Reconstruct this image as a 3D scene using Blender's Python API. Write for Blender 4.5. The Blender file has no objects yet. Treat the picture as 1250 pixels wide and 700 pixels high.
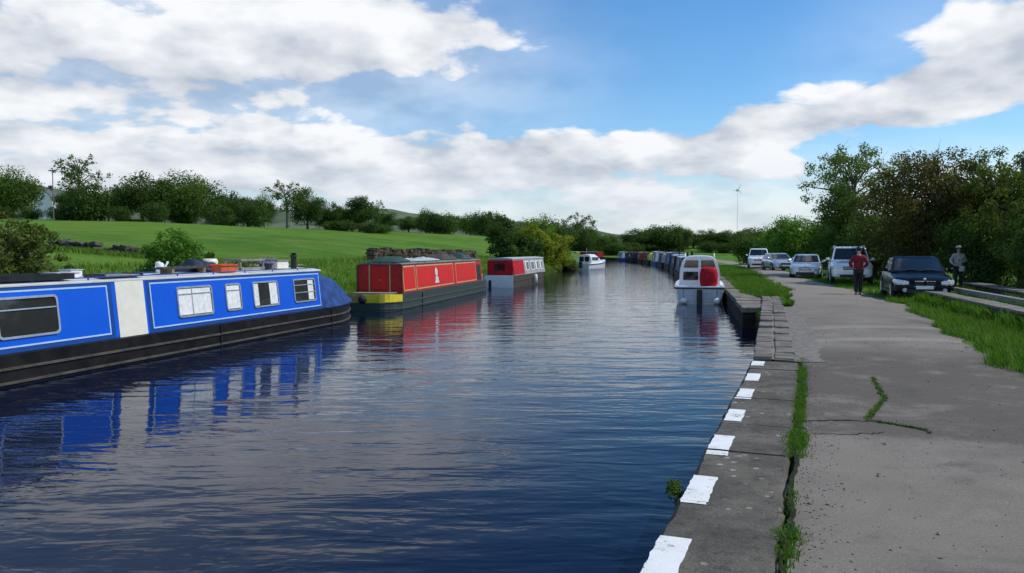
import bpy, bmesh, math, random
import numpy as np
from mathutils import Vector, Matrix

R = math.radians
S = bpy.context.scene
COL = S.collection
rnd = random.Random(7)
WATER = -0.6

# ------------------------------------------------------------------ camera
cam_d = bpy.data.cameras.new('camera'); cam = bpy.data.objects.new('camera', cam_d); COL.objects.link(cam)
cam.location = (0, 0, 1.7)
cam.rotation_euler = (R(90 - 2.63), 0, 0)
cam_d.sensor_width = 36; cam_d.lens = 28.22
cam_d.clip_start = 0.1; cam_d.clip_end = 9000
S.camera = cam

# ------------------------------------------------------------------ sun and exposure
SUN_EL, SUN_AZ = R(50), R(84)            # azimuth clockwise from +Y
sd = bpy.data.lights.new('sun', 'SUN'); sun = bpy.data.objects.new('sun', sd); COL.objects.link(sun)
sd.energy = 2.9; sd.angle = R(0.55); sd.color = (1.0, 0.95, 0.87)
sun_dir = Vector((math.sin(SUN_AZ) * math.cos(SUN_EL), math.cos(SUN_AZ) * math.cos(SUN_EL), math.sin(SUN_EL)))
sun.rotation_euler = sun_dir.to_track_quat('Z', 'Y').to_euler()
S.view_settings.view_transform = 'Standard'; S.view_settings.look = 'None'
S.view_settings.exposure = 0.22; S.view_settings.gamma = 1.0; S.view_settings.use_curve_mapping = False

# ------------------------------------------------------------------ node helper
class NT:
    def __init__(s, tree): s.t = tree; tree.nodes.clear()
    def n(s, typ, **kw):
        nd = s.t.nodes.new(typ)
        for k, v in kw.items(): setattr(nd, k, v)
        return nd
    def put(s, sock, v):
        if isinstance(v, bpy.types.NodeSocket): s.t.links.new(v, sock)
        elif isinstance(v, (tuple, list)) and len(v) == 3 and sock.type == 'RGBA': sock.default_value = (*v, 1)
        else: sock.default_value = v
    def m(s, op, a, b=None, c=None, clamp=False):
        nd = s.n('ShaderNodeMath', operation=op); nd.use_clamp = clamp
        for i, v in enumerate((a, b, c)):
            if v is not None: s.put(nd.inputs[i], v)
        return nd.outputs[0]
    def mix(s, f, a, b, blend='MIX'):
        nd = s.n('ShaderNodeMix', data_type='RGBA', blend_type=blend)
        s.put(nd.inputs[0], f); s.put(nd.inputs[6], a); s.put(nd.inputs[7], b)
        return nd.outputs[2]
    def noise(s, vec, scale, detail=4, rough=.55, dist=0.0, dim='3D'):
        nd = s.n('ShaderNodeTexNoise', noise_dimensions=dim)
        if vec is not None: s.put(nd.inputs['Vector'], vec)
        nd.inputs['Scale'].default_value = scale; nd.inputs['Detail'].default_value = detail
        nd.inputs['Roughness'].default_value = rough; nd.inputs['Distortion'].default_value = dist
        return nd.outputs[0]
    def voro(s, vec, scale, feature='F1'):
        nd = s.n('ShaderNodeTexVoronoi', feature=feature)
        if vec is not None: s.put(nd.inputs['Vector'], vec)
        nd.inputs['Scale'].default_value = scale
        return nd
    def step(s, v, lo, hi, a=0.0, b=1.0):
        nd = s.n('ShaderNodeMapRange', interpolation_type='SMOOTHSTEP')
        s.put(nd.inputs[0], v); s.put(nd.inputs[1], lo); s.put(nd.inputs[2], hi); s.put(nd.inputs[3], a); s.put(nd.inputs[4], b)
        return nd.outputs[0]
    def comb(s, x, y, z):
        nd = s.n('ShaderNodeCombineXYZ')
        for i, v in enumerate((x, y, z)): s.put(nd.inputs[i], v)
        return nd.outputs[0]
    def sep(s, v):
        nd = s.n('ShaderNodeSeparateXYZ'); s.put(nd.inputs[0], v); return nd.outputs
    def vm(s, op, a, b):
        nd = s.n('ShaderNodeVectorMath', operation=op); s.put(nd.inputs[0], a); s.put(nd.inputs[1], b); return nd.outputs[0]

# ------------------------------------------------------------------ world: physical sky with cumulus
world = bpy.data.worlds.new('World'); S.world = world; world.use_nodes = True
w = NT(world.node_tree)
sky = w.n('ShaderNodeTexSky', sky_type='NISHITA'); sky.sun_disc = False
sky.sun_elevation = SUN_EL; sky.sun_rotation = SUN_AZ
sky.air_density = 1.0; sky.dust_density = 0.05; sky.ozone_density = 3.6
tc = w.n('ShaderNodeTexCoord')
x, y, z = w.sep(tc.outputs['Generated'])
zc = w.m('MAXIMUM', z, 0.0)
hor = w.m('SQRT', w.m('ADD', w.m('MULTIPLY', x, x), w.m('MULTIPLY', y, y)))
az = w.m('ARCTAN2', x, y)
el = w.m('DIVIDE', zc, w.m('MAXIMUM', hor, 0.02))
q = w.m('DIVIDE', 1.0, w.m('ADD', zc, 0.30))
qx = w.m('MULTIPLY', x, q); qy = w.m('MULTIPLY', y, q)
qv = w.comb(qx, qy, 3.7)
def gauss(px, py, rx, ry, amp):
    a0 = math.atan((px - 625) / 980); ra = math.atan((px + rx - 625) / 980) - a0
    e0 = (305 - py) / 980 * math.cos(a0); re = ry / 980 * math.cos(a0)
    da = w.m('DIVIDE', w.m('SUBTRACT', az, a0), ra); de = w.m('DIVIDE', w.m('SUBTRACT', el, e0), re)
    s2 = w.m('ADD', w.m('MULTIPLY', da, da), w.m('MULTIPLY', de, de))
    return w.m('MULTIPLY', w.m('EXPONENT', w.m('MULTIPLY', s2, -1.0)), amp)
bias = 0.0
for g in [(120, 110, 330, 130, .24), (60, -120, 260, 160, .02), (500, -500, 900, 230, -.14), (430, 35, 180, 60, .22), (625, 50, 120, 50, .22),
          (850, 60, 230, 90, -.34), (980, -260, 500, 260, -.30), (620, 140, 130, 26, -.20), (690, 125, 120, 30, -.12),
          (540, 195, 120, 42, .26), (730, 195, 140, 44, .30), (900, 172, 105, 50, .32), (1040, 140, 120, 48, .32),
          (1190, 75, 120, 80, .38), (1300, 20, 140, 90, .25), (1150, 182, 130, 17, -.24), (800, 262, 260, 26, .10), (300, 215, 300, 35, .20),
          (940, 235, 90, 14, -.10), (480, 128, 60, 22, -.10), (100, 95, 60, 12, -.12)]:
    bias = w.m('ADD', bias, gauss(*g))
def dens(off):
    v = qv if off is None else w.vm('ADD', qv, off)
    n1 = w.noise(v, 2.7, 7, .58, .15)
    vo = w.n('ShaderNodeTexVoronoi', feature='F1'); w.put(vo.inputs['Vector'], w.vm('ADD', v, (1.3, .4, 0)))
    vo.inputs['Scale'].default_value = 5.6; vo.inputs['Detail'].default_value = 2.6; vo.inputs['Roughness'].default_value = .5
    return w.m('ADD', n1, w.m('MULTIPLY', w.m('SUBTRACT', .74, vo.outputs['Distance']), .25))
d1 = w.m('ADD', dens(None), bias)
d2 = w.m('ADD', dens((0.11, -0.13, 0.02)), bias)
alpha = w.step(d1, .49, .63)
lit = w.m('ADD', w.m('MULTIPLY', w.m('SUBTRACT', d1, d2), 2.6), .62)
lit = w.m('SUBTRACT', lit, w.step(d1, .62, 1.0, 0.0, .30), clamp=True)
ccol = w.mix(lit, (.43, .48, .56), (.82, .835, .86))
lowc = w.step(el, .0, .16, .6, 0.0)
ccol = w.mix(lowc, ccol, (.56, .63, .70))
ccol = w.mix(1.0, ccol, w.mix(w.step(w.m('MULTIPLY', y, -1.0), -.1, .6), (1, 1, 1), (1.75, 1.68, 1.58)), 'MULTIPLY')   # unseen clouds behind the viewer brightened, added fill for camera-facing sides
veil = w.m('ADD', gauss(130, 60, 380, 200, .68), gauss(560, 90, 150, 70, .25))
veil = w.m('ADD', veil, gauss(1130, 60, 170, 90, .22), clamp=True)
alpha = w.m('MAXIMUM', alpha, veil)
alpha2 = w.m('MAXIMUM', alpha, w.step(el, .02, .15, .85, 0.0))
bg1 = w.n('ShaderNodeBackground'); bg2 = w.n('ShaderNodeBackground')
hs = w.n('ShaderNodeHueSaturation'); hs.inputs['Saturation'].default_value = 1.28; hs.inputs['Value'].default_value = .92; w.put(hs.inputs['Color'], sky.outputs[0])
w.put(bg1.inputs[0], hs.outputs[0]); bg1.inputs[1].default_value = 0.135
w.put(bg2.inputs[0], ccol); bg2.inputs[1].default_value = 1.0
mx = w.n('ShaderNodeMixShader'); w.put(mx.inputs[0], alpha2)
w.t.links.new(bg1.outputs[0], mx.inputs[1]); w.t.links.new(bg2.outputs[0], mx.inputs[2])
wo = w.n('ShaderNodeOutputWorld'); w.t.links.new(mx.outputs[0], wo.inputs[0])

# ------------------------------------------------------------------ materials
def base_mat(name):
    m = bpy.data.materials.new(name); m.use_nodes = True
    t = NT(m.node_tree)
    out = t.n('ShaderNodeOutputMaterial'); b = t.n('ShaderNodeBsdfPrincipled')
    t.t.links.new(b.outputs[0], out.inputs[0])
    return m, t, b, out
def bump(t, b, h, strength, dist=0.02):
    nd = t.n('ShaderNodeBump'); nd.inputs['Strength'].default_value = strength; nd.inputs['Distance'].default_value = dist
    t.put(nd.inputs['Height'], h); t.t.links.new(nd.outputs[0], b.inputs['Normal'])
def pm(name, col, rough=.5, var=.18, scale=6., bmp=0., metal=0., coat=0., spec=.5):
    m, t, b, o = base_mat(name)
    tcn = t.n('ShaderNodeTexCoord').outputs['Object']
    n1 = t.noise(tcn, scale, 5, .6)
    f = t.step(n1, .3, .7)
    c0 = tuple(c * (1 - var) for c in col); c1 = tuple(min(1, c * (1 + var)) for c in col)
    t.put(b.inputs['Base Color'], t.mix(f, c0, c1))
    t.put(b.inputs['Roughness'], t.step(n1, .2, .8, max(.02, rough - .08), min(1, rough + .08)))
    b.inputs['Metallic'].default_value = metal
    b.inputs['Coat Weight'].default_value = coat; b.inputs['Coat Roughness'].default_value = .05
    b.inputs['Specular IOR Level'].default_value = spec
    if bmp: bump(t, b, t.noise(tcn, scale * 3, 4, .6), bmp)
    return m
def leaf_mat(name, cols, trans=.35):
    m = bpy.data.materials.new(name); m.use_nodes = True
    t = NT(m.node_tree); out = t.n('ShaderNodeOutputMaterial')
    g = t.n('ShaderNodeNewGeometry')
    tcn = t.n('ShaderNodeTexCoord').outputs['Object']
    r = t.n('ShaderNodeValToRGB'); r.color_ramp.interpolation = 'LINEAR'
    els = r.color_ramp.elements
    while len(els) < len(cols): els.new(.5)
    for i, c in enumerate(cols):
        els[i].position = i / (len(cols) - 1); els[i].color = (*c, 1)
    f = t.m('ADD', t.m('MULTIPLY', g.outputs['Random Per Island'], .55), t.m('MULTIPLY', t.noise(tcn, .9, 2), .5))
    t.put(r.inputs[0], f)
    d = t.n('ShaderNodeBsdfDiffuse'); tr = t.n('ShaderNodeBsdfTranslucent'); gl = t.n('ShaderNodeBsdfGlossy')
    gl.inputs['Roughness'].default_value = .45; gl.inputs[0].default_value = (.5, .5, .5, 1)
    t.put(d.inputs[0], r.outputs[0])
    t.put(tr.inputs[0], t.mix(1.0, r.outputs[0], (1.3, 1.25, .55), 'MULTIPLY'))
    mx = t.n('ShaderNodeMixShader'); mx.inputs[0].default_value = trans
    t.t.links.new(d.outputs[0], mx.inputs[1]); t.t.links.new(tr.outputs[0], mx.inputs[2])
    m2 = t.n('ShaderNodeMixShader'); m2.inputs[0].default_value = .015
    t.t.links.new(mx.outputs[0], m2.inputs[1]); t.t.links.new(gl.outputs[0], m2.inputs[2])
    t.t.links.new(m2.outputs[0], out.inputs[0])
    return m
def grass_ground():
    m, t, b, o = base_mat('meadow_grass')
    p = t.n('ShaderNodeTexCoord').outputs['Object']
    big = t.noise(p, .035, 4, .6); mid = t.noise(p, .35, 5, .6); fine = t.noise(p, 6, 4, .7)
    sx_, sy_, sz_ = t.sep(p); strip = t.noise(t.comb(t.m('MULTIPLY', sx_, .045), t.m('MULTIPLY', sy_, .22), 0.0), 1.0, 5, .65)
    c = t.mix(t.step(big, .38, .62), (.066, .168, .010), (.112, .232, .015))
    c = t.mix(t.step(strip, .48, .62, 0, .45), c, (.14, .235, .022))
    c = t.mix(t.step(strip, .36, .48, .45, 0), c, (.050, .145, .010))
    c = t.mix(t.step(mid, .45, .75), c, (.16, .25, .035))
    c = t.mix(t.step(mid, .25, .45, .7, 0), c, (.05, .14, .012))
    c = t.mix(t.step(fine, .3, .7), t.mix(1.0, c, (.7, .72, .7), 'MULTIPLY'), c)
    px, py, pz = t.sep(p)
    # worn earth beside the towpath and mud below the bank
    c = t.mix(t.step(pz, -.35, -.1, 1, 0), c, (.045, .04, .025))
    t.put(b.inputs['Base Color'], c); b.inputs['Roughness'].default_value = .95; b.inputs['Specular IOR Level'].default_value = .15
    bump(t, b, t.m('ADD', fine, t.m('MULTIPLY', mid, 2.0)), .8, .12)
    return m
def asphalt_mat():
    m, t, b, o = base_mat('old_tarmac')
    p = t.n('ShaderNodeTexCoord').outputs['Object']
    px, py, pz = t.sep(p)
    n0 = t.noise(p, .5, 4, .6); n1 = t.noise(p, 3, 5, .65); n2 = t.noise(p, 60, 3, .7); n3 = t.noise(p, 160, 2, .7)
    c = t.mix(t.step(n0, .35, .65), (.168, .147, .120), (.218, .193, .158))
    # the older dark resurfacing between the two joints across the path
    yy = t.m('ADD', t.m('SUBTRACT', py, t.m('MULTIPLY', px, -.32)), t.m('MULTIPLY', n1, .9))
    dark = t.m('MULTIPLY', t.step(yy, 8.55, 8.85), t.step(yy, 14.2, 16.5, 1, 0))
    c = t.mix(t.m('MULTIPLY', dark, .9), c, (.108, .093, .074))
    nm = t.noise(p, .9, 6, .7, .4)
    c = t.mix(t.step(nm, .50, .66, 0, .6), c, (.245, .22, .18))
    c = t.mix(t.step(nm, .30, .47, .65, 0), c, (.085, .077, .067))
    c = t.mix(t.step(n1, .55, .8, 0, .5), c, (.20, .18, .155))
    c = t.mix(t.step(n1, .2, .42, .45, 0), c, (.075, .07, .064))
    # pale worn bands crossing the path
    band = 0.0
    for y0, hw, a in ((14.75, .36, .6), (17.1, .42, .7)):
        dd = t.m('ABSOLUTE', t.m('SUBTRACT', t.m('ADD', py, t.m('MULTIPLY', n1, .35)), y0 + .17))
        band = t.m('MAXIMUM', band, t.m('MULTIPLY', t.step(dd, hw * .45, hw, 1, 0), a))
    c = t.mix(t.m('MULTIPLY', band, t.step(n0, .2, .55, .45, 1)), c, (.30, .275, .235))
    c = t.mix(t.step(n2, .35, .65), t.mix(1.0, c, (.80, .80, .80), 'MULTIPLY'), t.mix(1.0, c, (1.08, 1.08, 1.07), 'MULTIPLY'))
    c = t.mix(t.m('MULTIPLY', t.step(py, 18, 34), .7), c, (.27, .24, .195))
    v = t.voro(p, 38)
    c = t.mix(t.step(v.outputs['Distance'], .06, .16, .55, 0), c, (.30, .29, .27))
    t.put(b.inputs['Base Color'], c); b.inputs['Roughness'].default_value = .9; b.inputs['Specular IOR Level'].default_value = .25
    bump(t, b, t.m('ADD', n2, t.m('ADD', n3, t.m('MULTIPLY', n1, 1.5))), .35, .01)
    return m
def stone_mat(name, c0, c1, lichen=.6, sc=1.0):
    m, t, b, o = base_mat(name)
    p = t.n('ShaderNodeTexCoord').outputs['Object']
    n0 = t.noise(p, 1.3 * sc, 5, .65); n1 = t.noise(p, 9 * sc, 5, .7); n2 = t.noise(p, 70 * sc, 3, .7)
    c = t.mix(t.step(n0, .35, .65), c0, c1)
    c = t.mix(t.step(n1, .3, .5, .6, 0), c, tuple(v * .5 for v in c0))
    c = t.mix(t.step(n2, .3, .7), t.mix(1.0, c, (.7, .7, .7), 'MULTIPLY'), t.mix(1.0, c, (1.15, 1.15, 1.12), 'MULTIPLY'))
    v = t.voro(t.vm('ADD', p, (3.1, 1.7, 0)), 7 * sc)
    sp = t.m('MULTIPLY', t.step(t.m('ADD', v.outputs['Distance'], t.m('MULTIPLY', n1, .30)), .27, .36, 1, 0), t.step(n0, .44, .56))
    c = t.mix(t.m('MULTIPLY', sp, lichen), c, (.36, .35, .31))
    t.put(b.inputs['Base Color'], c); b.inputs['Roughness'].default_value = .92; b.inputs['Specular IOR Level'].default_value = .2
    bump(t, b, t.m('ADD', n2, t.m('MULTIPLY', n1, 2.5)), .6, .015)
    return m
def water_mat():
    m, t, b, o = base_mat('canal_water')
    p = t.n('ShaderNodeTexCoord').outputs['Object']
    px, py, pz = t.sep(p)
    v1 = t.comb(t.m('MULTIPLY', px, .42), t.m('MULTIPLY', py, 1.25), 0.0)
    v2 = t.comb(t.m('ADD', t.m('MULTIPLY', px, 1.1), t.m('MULTIPLY', py, .25)), t.m('MULTIPLY', py, 3.1), 2.0)
    v3 = t.comb(t.m('MULTIPLY', px, 5.0), t.m('MULTIPLY', py, 9.0), 5.0)
    a = t.noise(v1, 1.0, 3, .5, .3); c = t.noise(v2, 1.0, 3, .5, .6); d = t.noise(v3, 1.0, 2, .5)
    calm = t.step(t.noise(p, .12, 3, .5), .35, .65, .55, 1.0)
    h = t.m('ADD', t.m('MULTIPLY', a, .027), t.m('MULTIPLY', calm, t.m('ADD', t.m('MULTIPLY', c, .0125), t.m('MULTIPLY', d, .0022))))
    b.inputs['Base Color'].default_value = (.003, .007, .024, 1)
    b.inputs['Roughness'].default_value = .03; b.inputs['IOR'].default_value = 1.20
    bump(t, b, h, 1.0, 1.0)
    return m

M = {}
def mk(k, *a, **kw): M[k] = pm(k, *a, **kw)
M['ground'] = grass_ground(); M['tarmac'] = asphalt_mat(); M['water'] = water_mat()
M['slab'] = stone_mat('coping_stone', (.088, .080, .066), (.165, .148, .120), .85)
M['block'] = stone_mat('edge_block_stone', (.15, .135, .115), (.25, .23, .20), .5, 1.6)
M['mortar'] = stone_mat('pale_mortar', (.22, .20, .17), (.32, .30, .26), .2, 2.0)
M['wall'] = stone_mat('rough_wall_stone', (.075, .066, .052), (.15, .135, .11), .4, 1.4)
M['quay'] = stone_mat('wet_quay_stone', (.035, .03, .022), (.075, .064, .048), .15)
M['paleslab'] = stone_mat('pale_coping_slab', (.15, .135, .11), (.29, .265, .22), .5, 1.8)
mk('soil', (.028, .024, .018), .95, .4, 12, .6, spec=.1)
def flaky_paint():
    m, t, b, o = base_mat('flaking_white_paint')
    p = t.n('ShaderNodeTexCoord').outputs['Object']
    n0 = t.noise(p, 5, 6, .7); n1 = t.noise(p, 26, 5, .75)
    f = t.step(t.m('ADD', t.m('MULTIPLY', n0, .5), t.m('MULTIPLY', n1, .6)), .615, .68)
    c = t.mix(t.step(n0, .3, .7), (.80, .80, .77), (.70, .70, .66))
    t.put(b.inputs['Base Color'], t.mix(f, c, (.17, .16, .14))); b.inputs['Roughness'].default_value = .7
    bump(t, b, n1, .4, .01)
    return m
M['whitepaint'] = flaky_paint()
mk('bed', (.02, .02, .015), .9)
mk('gravel', (.17, .155, .13), .95, .35, 9, .6)
mk('footpath', (.34, .31, .24), .95, .25, 3, .3)
mk('hull_black', (.011, .0105, .0105), .6, .5, 2.5, .05, spec=.2)
mk('strake', (.075, .066, .053), .6, .35, 4)
mk('boat_blue', (.004, .10, .62), .42, .03, 1.4, coat=.08, spec=.3)
mk('boat_blue_dark', (.010, .062, .27), .45, .06, 2, coat=.05, spec=.3)
mk('pinstripe', (.42, .60, .84), .4, .06, 6)
mk('cream', (.78, .74, .62), .4, .05, 5)
mk('roof_white', (.58, .60, .58), .5, .10, 1.6, .05)
mk('alloy', (.52, .55, .57), .35, .1, 8, metal=.6)
mk('dark_glass', (.010, .012, .013), .06, .2, 4, spec=.8)
mk('curtain', (.82, .83, .80), .8, .12, 9)
mk('tarp_blue', (.020, .058, .19), .75, .35, 4, .8, spec=.2)
mk('tarp_navy', (.012, .016, .035), .6, .3, 4, .4)
mk('tarp_green', (.015, .055, .035), .6, .3, 4, .4)
mk('orange', (.62, .10, .03), .5, .15, 8)
mk('wood', (.22, .15, .085), .7, .25, 9, .3)
mk('wood_grey', (.24, .22, .19), .8, .25, 9, .3)
mk('wood_dark', (.055, .042, .03), .8, .3, 7, .3)
mk('black', (.012, .012, .012), .5, .3, 6)
mk('rubber', (.016, .016, .017), .8, .3, 12)
mk('red_paint', (.64, .018, .012), .5, .06, 2, coat=.05, spec=.25)
mk('red_dark', (.46, .016, .016), .5, .2, 3, spec=.3)
mk('red_canvas', (.46, .012, .022), .75, .35, 6, .9, spec=.2)
mk('yellow', (.72, .58, .03), .4, .12, 4)
mk('gold', (.52, .40, .16), .4, .15, 6)
mk('roof_dark', (.16, .18, .165), .7, .4, 4, .2)
mk('bow_brown', (.34, .26, .06), .6, .4, 5)
mk('hull_green', (.030, .050, .042), .5, .25, 3)
mk('grey_panel', (.42, .45, .44), .5, .14, 2)
mk('grey_cabin', (.36, .35, .33), .6, .18, 3)
mk('gel_white', (.80, .81, .80), .25, .05, 3, coat=.5)
mk('gel_shaded', (.45, .50, .53), .3, .1, 3, coat=.3)  # white gelcoat greyed: shade on the cruiser transom put into the colour
mk('fender', (.80, .79, .74), .4, .06, 6)
mk('car_navy', (.004, .005, .011), .22, .08, 1, metal=.0, coat=.0, spec=.16)
mk('car_white', (.84, .85, .85), .25, .05, 2, coat=.9)
mk('car_silver', (.50, .53, .56), .25, .02, 2, metal=.4, coat=.9)
mk('car_paleblue', (.46, .58, .66), .25, .02, 2, metal=.3, coat=.9)
mk('trim', (.02, .02, .022), .6, .2, 8)
mk('chrome', (.70, .72, .74), .12, .06, 6, metal=1.0)
mk('lamp', (.62, .66, .70), .12, .12, 20, metal=.2, coat=1.0)
mk('plate', (.78, .78, .74), .4, .04, 6)
mk('rim', (.42, .43, .45), .3, .12, 10, metal=.8)
mk('skin', (.50, .30, .22), .55, .1, 10)
mk('hair_dark', (.02, .014, .01), .6, .3, 30)
mk('jacket_red', (.22, .010, .016), .85, .2, 12, .4)
mk('jacket_grey', (.34, .35, .34), .85, .25, 10, .4)
mk('trouser_dark', (.018, .018, .022), .85, .25, 12, .3)
mk('hat_pale', (.55, .52, .45), .85, .1, 14)
mk('shoe', (.03, .026, .022), .6, .2, 10)
mk('bag', (.58, .57, .54), .8, .12, 10)
mk('bark', (.075, .060, .045), .9, .35, 7, .8)
mk('bark_pale', (.15, .135, .11), .9, .3, 7, .7)
mk('pole_wood', (.05, .04, .032), .85, .3, 5, .4)
mk('turbine', (.80, .82, .83), .4, .03, 1)
mk('house_white', (.72, .72, .69), .7, .06, 1)
mk('slate', (.10, .105, .115), .7, .2, 2)
mk('terracotta', (.36, .15, .08), .8, .2, 8)
mk('purple', (.20, .14, .34), .7, .4, 20)
M['leaf_dark'] = leaf_mat('leaf_dark', [(.032, .068, .015), (.060, .112, .025), (.098, .170, .038)], .42)
M['leaf_mid'] = leaf_mat('leaf_mid', [(.045, .090, .016), (.080, .145, .024), (.125, .200, .038)], .42)
M['leaf_lime'] = leaf_mat('leaf_lime', [(.065, .16, .018), (.105, .23, .030), (.16, .30, .05)], .42)
M['leaf_yellow'] = leaf_mat('leaf_yellow', [(.11, .17, .014), (.22, .28, .026), (.34, .35, .05)])
M['leaf_brown'] = leaf_mat('leaf_brown', [(.036, .044, .012), (.098, .098, .030), (.155, .138, .055)], .45)
M['leaf_pale'] = leaf_mat('leaf_pale', [(.065, .11, .025), (.11, .175, .045), (.16, .23, .075)], .45)
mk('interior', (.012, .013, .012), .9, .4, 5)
M['leaf_olive'] = leaf_mat('leaf_olive', [(.045, .070, .014), (.104, .15, .030), (.165, .20, .052)], .45)
M['blade'] = leaf_mat('grass_blade', [(.035, .11, .010), (.065, .17, .014), (.12, .22, .03)], .4)
M['blade_dry'] = leaf_mat('grass_blade_long', [(.07, .16, .014), (.12, .22, .03), (.20, .25, .06)], .4)
def hill_mat():
    m, t, b, o = base_mat('hill_pasture')
    p = t.n('ShaderNodeTexCoord').outputs['Object']
    v = t.voro(p, .006); n = t.noise(p, .02, 5, .6)
    c = t.mix(t.sep(v.outputs['Color'])[0], (.075, .105, .055), (.13, .16, .085))
    c = t.mix(t.step(n, .5, .62), c, (.035, .055, .035))
    t.put(b.inputs['Base Color'], c); b.inputs['Roughness'].default_value = .95; b.inputs['Specular IOR Level'].default_value = .1
    return m
M['hill'] = hill_mat()
def pane_mat():
    m = bpy.data.materials.new('window_glass'); m.use_nodes = True
    t = NT(m.node_tree); out = t.n('ShaderNodeOutputMaterial')
    tr = t.n('ShaderNodeBsdfTransparent'); gl = t.n('ShaderNodeBsdfGlossy'); gl.inputs['Roughness'].default_value = .03
    f = t.n('ShaderNodeLayerWeight'); f.inputs[0].default_value = .5
    mx = t.n('ShaderNodeMixShader'); t.put(mx.inputs[0], t.m('ADD', t.m('MULTIPLY', t.m('POWER', f.outputs['Facing'], 5.0), .6), .06))
    t.t.links.new(tr.outputs[0], mx.inputs[1]); t.t.links.new(gl.outputs[0], mx.inputs[2]); t.t.links.new(mx.outputs[0], out.inputs[0])
    return m
M['pane'] = pane_mat()

# ------------------------------------------------------------------ object helpers
def tag(o, label=None, cat=None, group=None, kind=None):
    if label: o['label'] = label
    if cat: o['category'] = cat
    if group: o['group'] = group
    if kind: o['kind'] = kind
    return o
def thing(name, label, cat, loc=(0, 0, 0), rz=0., group=None):
    o = bpy.data.objects.new(name, None); COL.objects.link(o); o.empty_display_size = .2
    o.location = loc; o.rotation_euler = (0, 0, rz)
    return tag(o, label, cat, group)
def copy_tree(o, parent=None):
    c = o.copy(); COL.objects.link(c); c.parent = parent
    for ch in list(o.children): copy_tree(ch, c)
    return c
class MB:
    def __init__(s): s.v = []; s.f = []; s.mi = []
    def add(s, vs, fs, mi=0):
        o = len(s.v); s.v.extend([tuple(p) for p in vs]); s.f.extend([tuple(i + o for i in f) for f in fs]); s.mi.extend([mi] * len(fs)); return s
    def box(s, x0, x1, y0, y1, z0, z1, mi=0):
        vs = [(x0, y0, z0), (x1, y0, z0), (x1, y1, z0), (x0, y1, z0), (x0, y0, z1), (x1, y0, z1), (x1, y1, z1), (x0, y1, z1)]
        return s.add(vs, [(0, 3, 2, 1), (4, 5, 6, 7), (0, 1, 5, 4), (1, 2, 6, 5), (2, 3, 7, 6), (3, 0, 4, 7)], mi)
    def hexa(s, b, t, mi=0):
        return s.add(list(b) + list(t), [(0, 3, 2, 1), (4, 5, 6, 7), (0, 1, 5, 4), (1, 2, 6, 5), (2, 3, 7, 6), (3, 0, 4, 7)], mi)
    def loft(s, rings, caps=True, closed=True, mi=0):
        n = len(rings[0]); vs = [p for r in rings for p in r]; fs = []
        for i in range(len(rings) - 1):
            for j in range(n if closed else n - 1):
                a, b = i * n + j, i * n + (j + 1) % n
                fs.append((a, b, b + n, a + n))
        if caps: fs.append(tuple(range(n))[::-1]); fs.append(tuple((len(rings) - 1) * n + j for j in range(n)))
        return s.add(vs, fs, mi)
    def tube(s, pts, rad, seg=8, mi=0):
        pts = [Vector(p) for p in pts]
        if not isinstance(rad, (list, tuple)): rad = [rad] * len(pts)
        rings = []
        for i, p in enumerate(pts):
            t = (pts[min(i + 1, len(pts) - 1)] - pts[max(i - 1, 0)])
            t = t.normalized() if t.length > 1e-9 else Vector((0, 0, 1))
            a = t.cross(Vector((0, 0, 1)) if abs(t.z) < .9 else Vector((1, 0, 0))).normalized(); b = t.cross(a)
            rings.append([p + (a * math.cos(k * math.tau / seg) + b * math.sin(k * math.tau / seg)) * rad[i] for k in range(seg)])
        return s.loft(rings, mi=mi)
    def ball(s, c, r, sx=1, sy=1, sz=1, seg=12, rg=8, mi=0, wob=0., rg_r=None):
        rings = []
        for i in range(rg + 1):
            th = math.pi * i / rg
            rings.append([(c[0] + sx * r * max(.02, math.sin(th)) * math.cos(k * math.tau / seg) * (1 + wob * (rnd.random() - .5)),
                           c[1] + sy * r * max(.02, math.sin(th)) * math.sin(k * math.tau / seg) * (1 + wob * (rnd.random() - .5)),
                           c[2] - sz * r * math.cos(th)) for k in range(seg)])
        return s.loft(rings, mi=mi)
    def disc_x(s, c, r0, r1, w, axis='y', seg=24, mi=0):
        """a ring or disc whose axis is y"""
        rings = []
        for (rr, yy) in ((r0, -w / 2), (r1, -w / 2), (r1, w / 2), (r0, w / 2)):
            rings.append([(c[0] + rr * math.cos(k * math.tau / seg), c[1] + yy, c[2] + rr * math.sin(k * math.tau / seg)) for k in range(seg)])
        rings.append(rings[0])
        return s.loft(rings, caps=False, mi=mi)
    def build(s, name, mats, parent=None, smooth=False, bevel=0., sub=0, auto=None):
        me = bpy.data.meshes.new(name); me.from_pydata(s.v, [], s.f)
        if not isinstance(mats, (list, tuple)): mats = [mats]
        for m in mats: me.materials.append(M[m] if isinstance(m, str) else m)
        me.polygons.foreach_set('material_index', s.mi)
        bm = bmesh.new(); bm.from_mesh(me); bmesh.ops.recalc_face_normals(bm, faces=bm.faces); bm.to_mesh(me); bm.free()
        if smooth: me.polygons.foreach_set('use_smooth', [True] * len(me.polygons))
        me.update()
        o = bpy.data.objects.new(name, me); COL.objects.link(o); o.parent = parent
        if bevel:
            b = o.modifiers.new('bevel', 'BEVEL'); b.width = bevel; b.segments = 2; b.limit_method = 'ANGLE'; b.angle_limit = R(35)
        if sub:
            b = o.modifiers.new('sub', 'SUBSURF'); b.levels = sub; b.render_levels = sub
        return o
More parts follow.
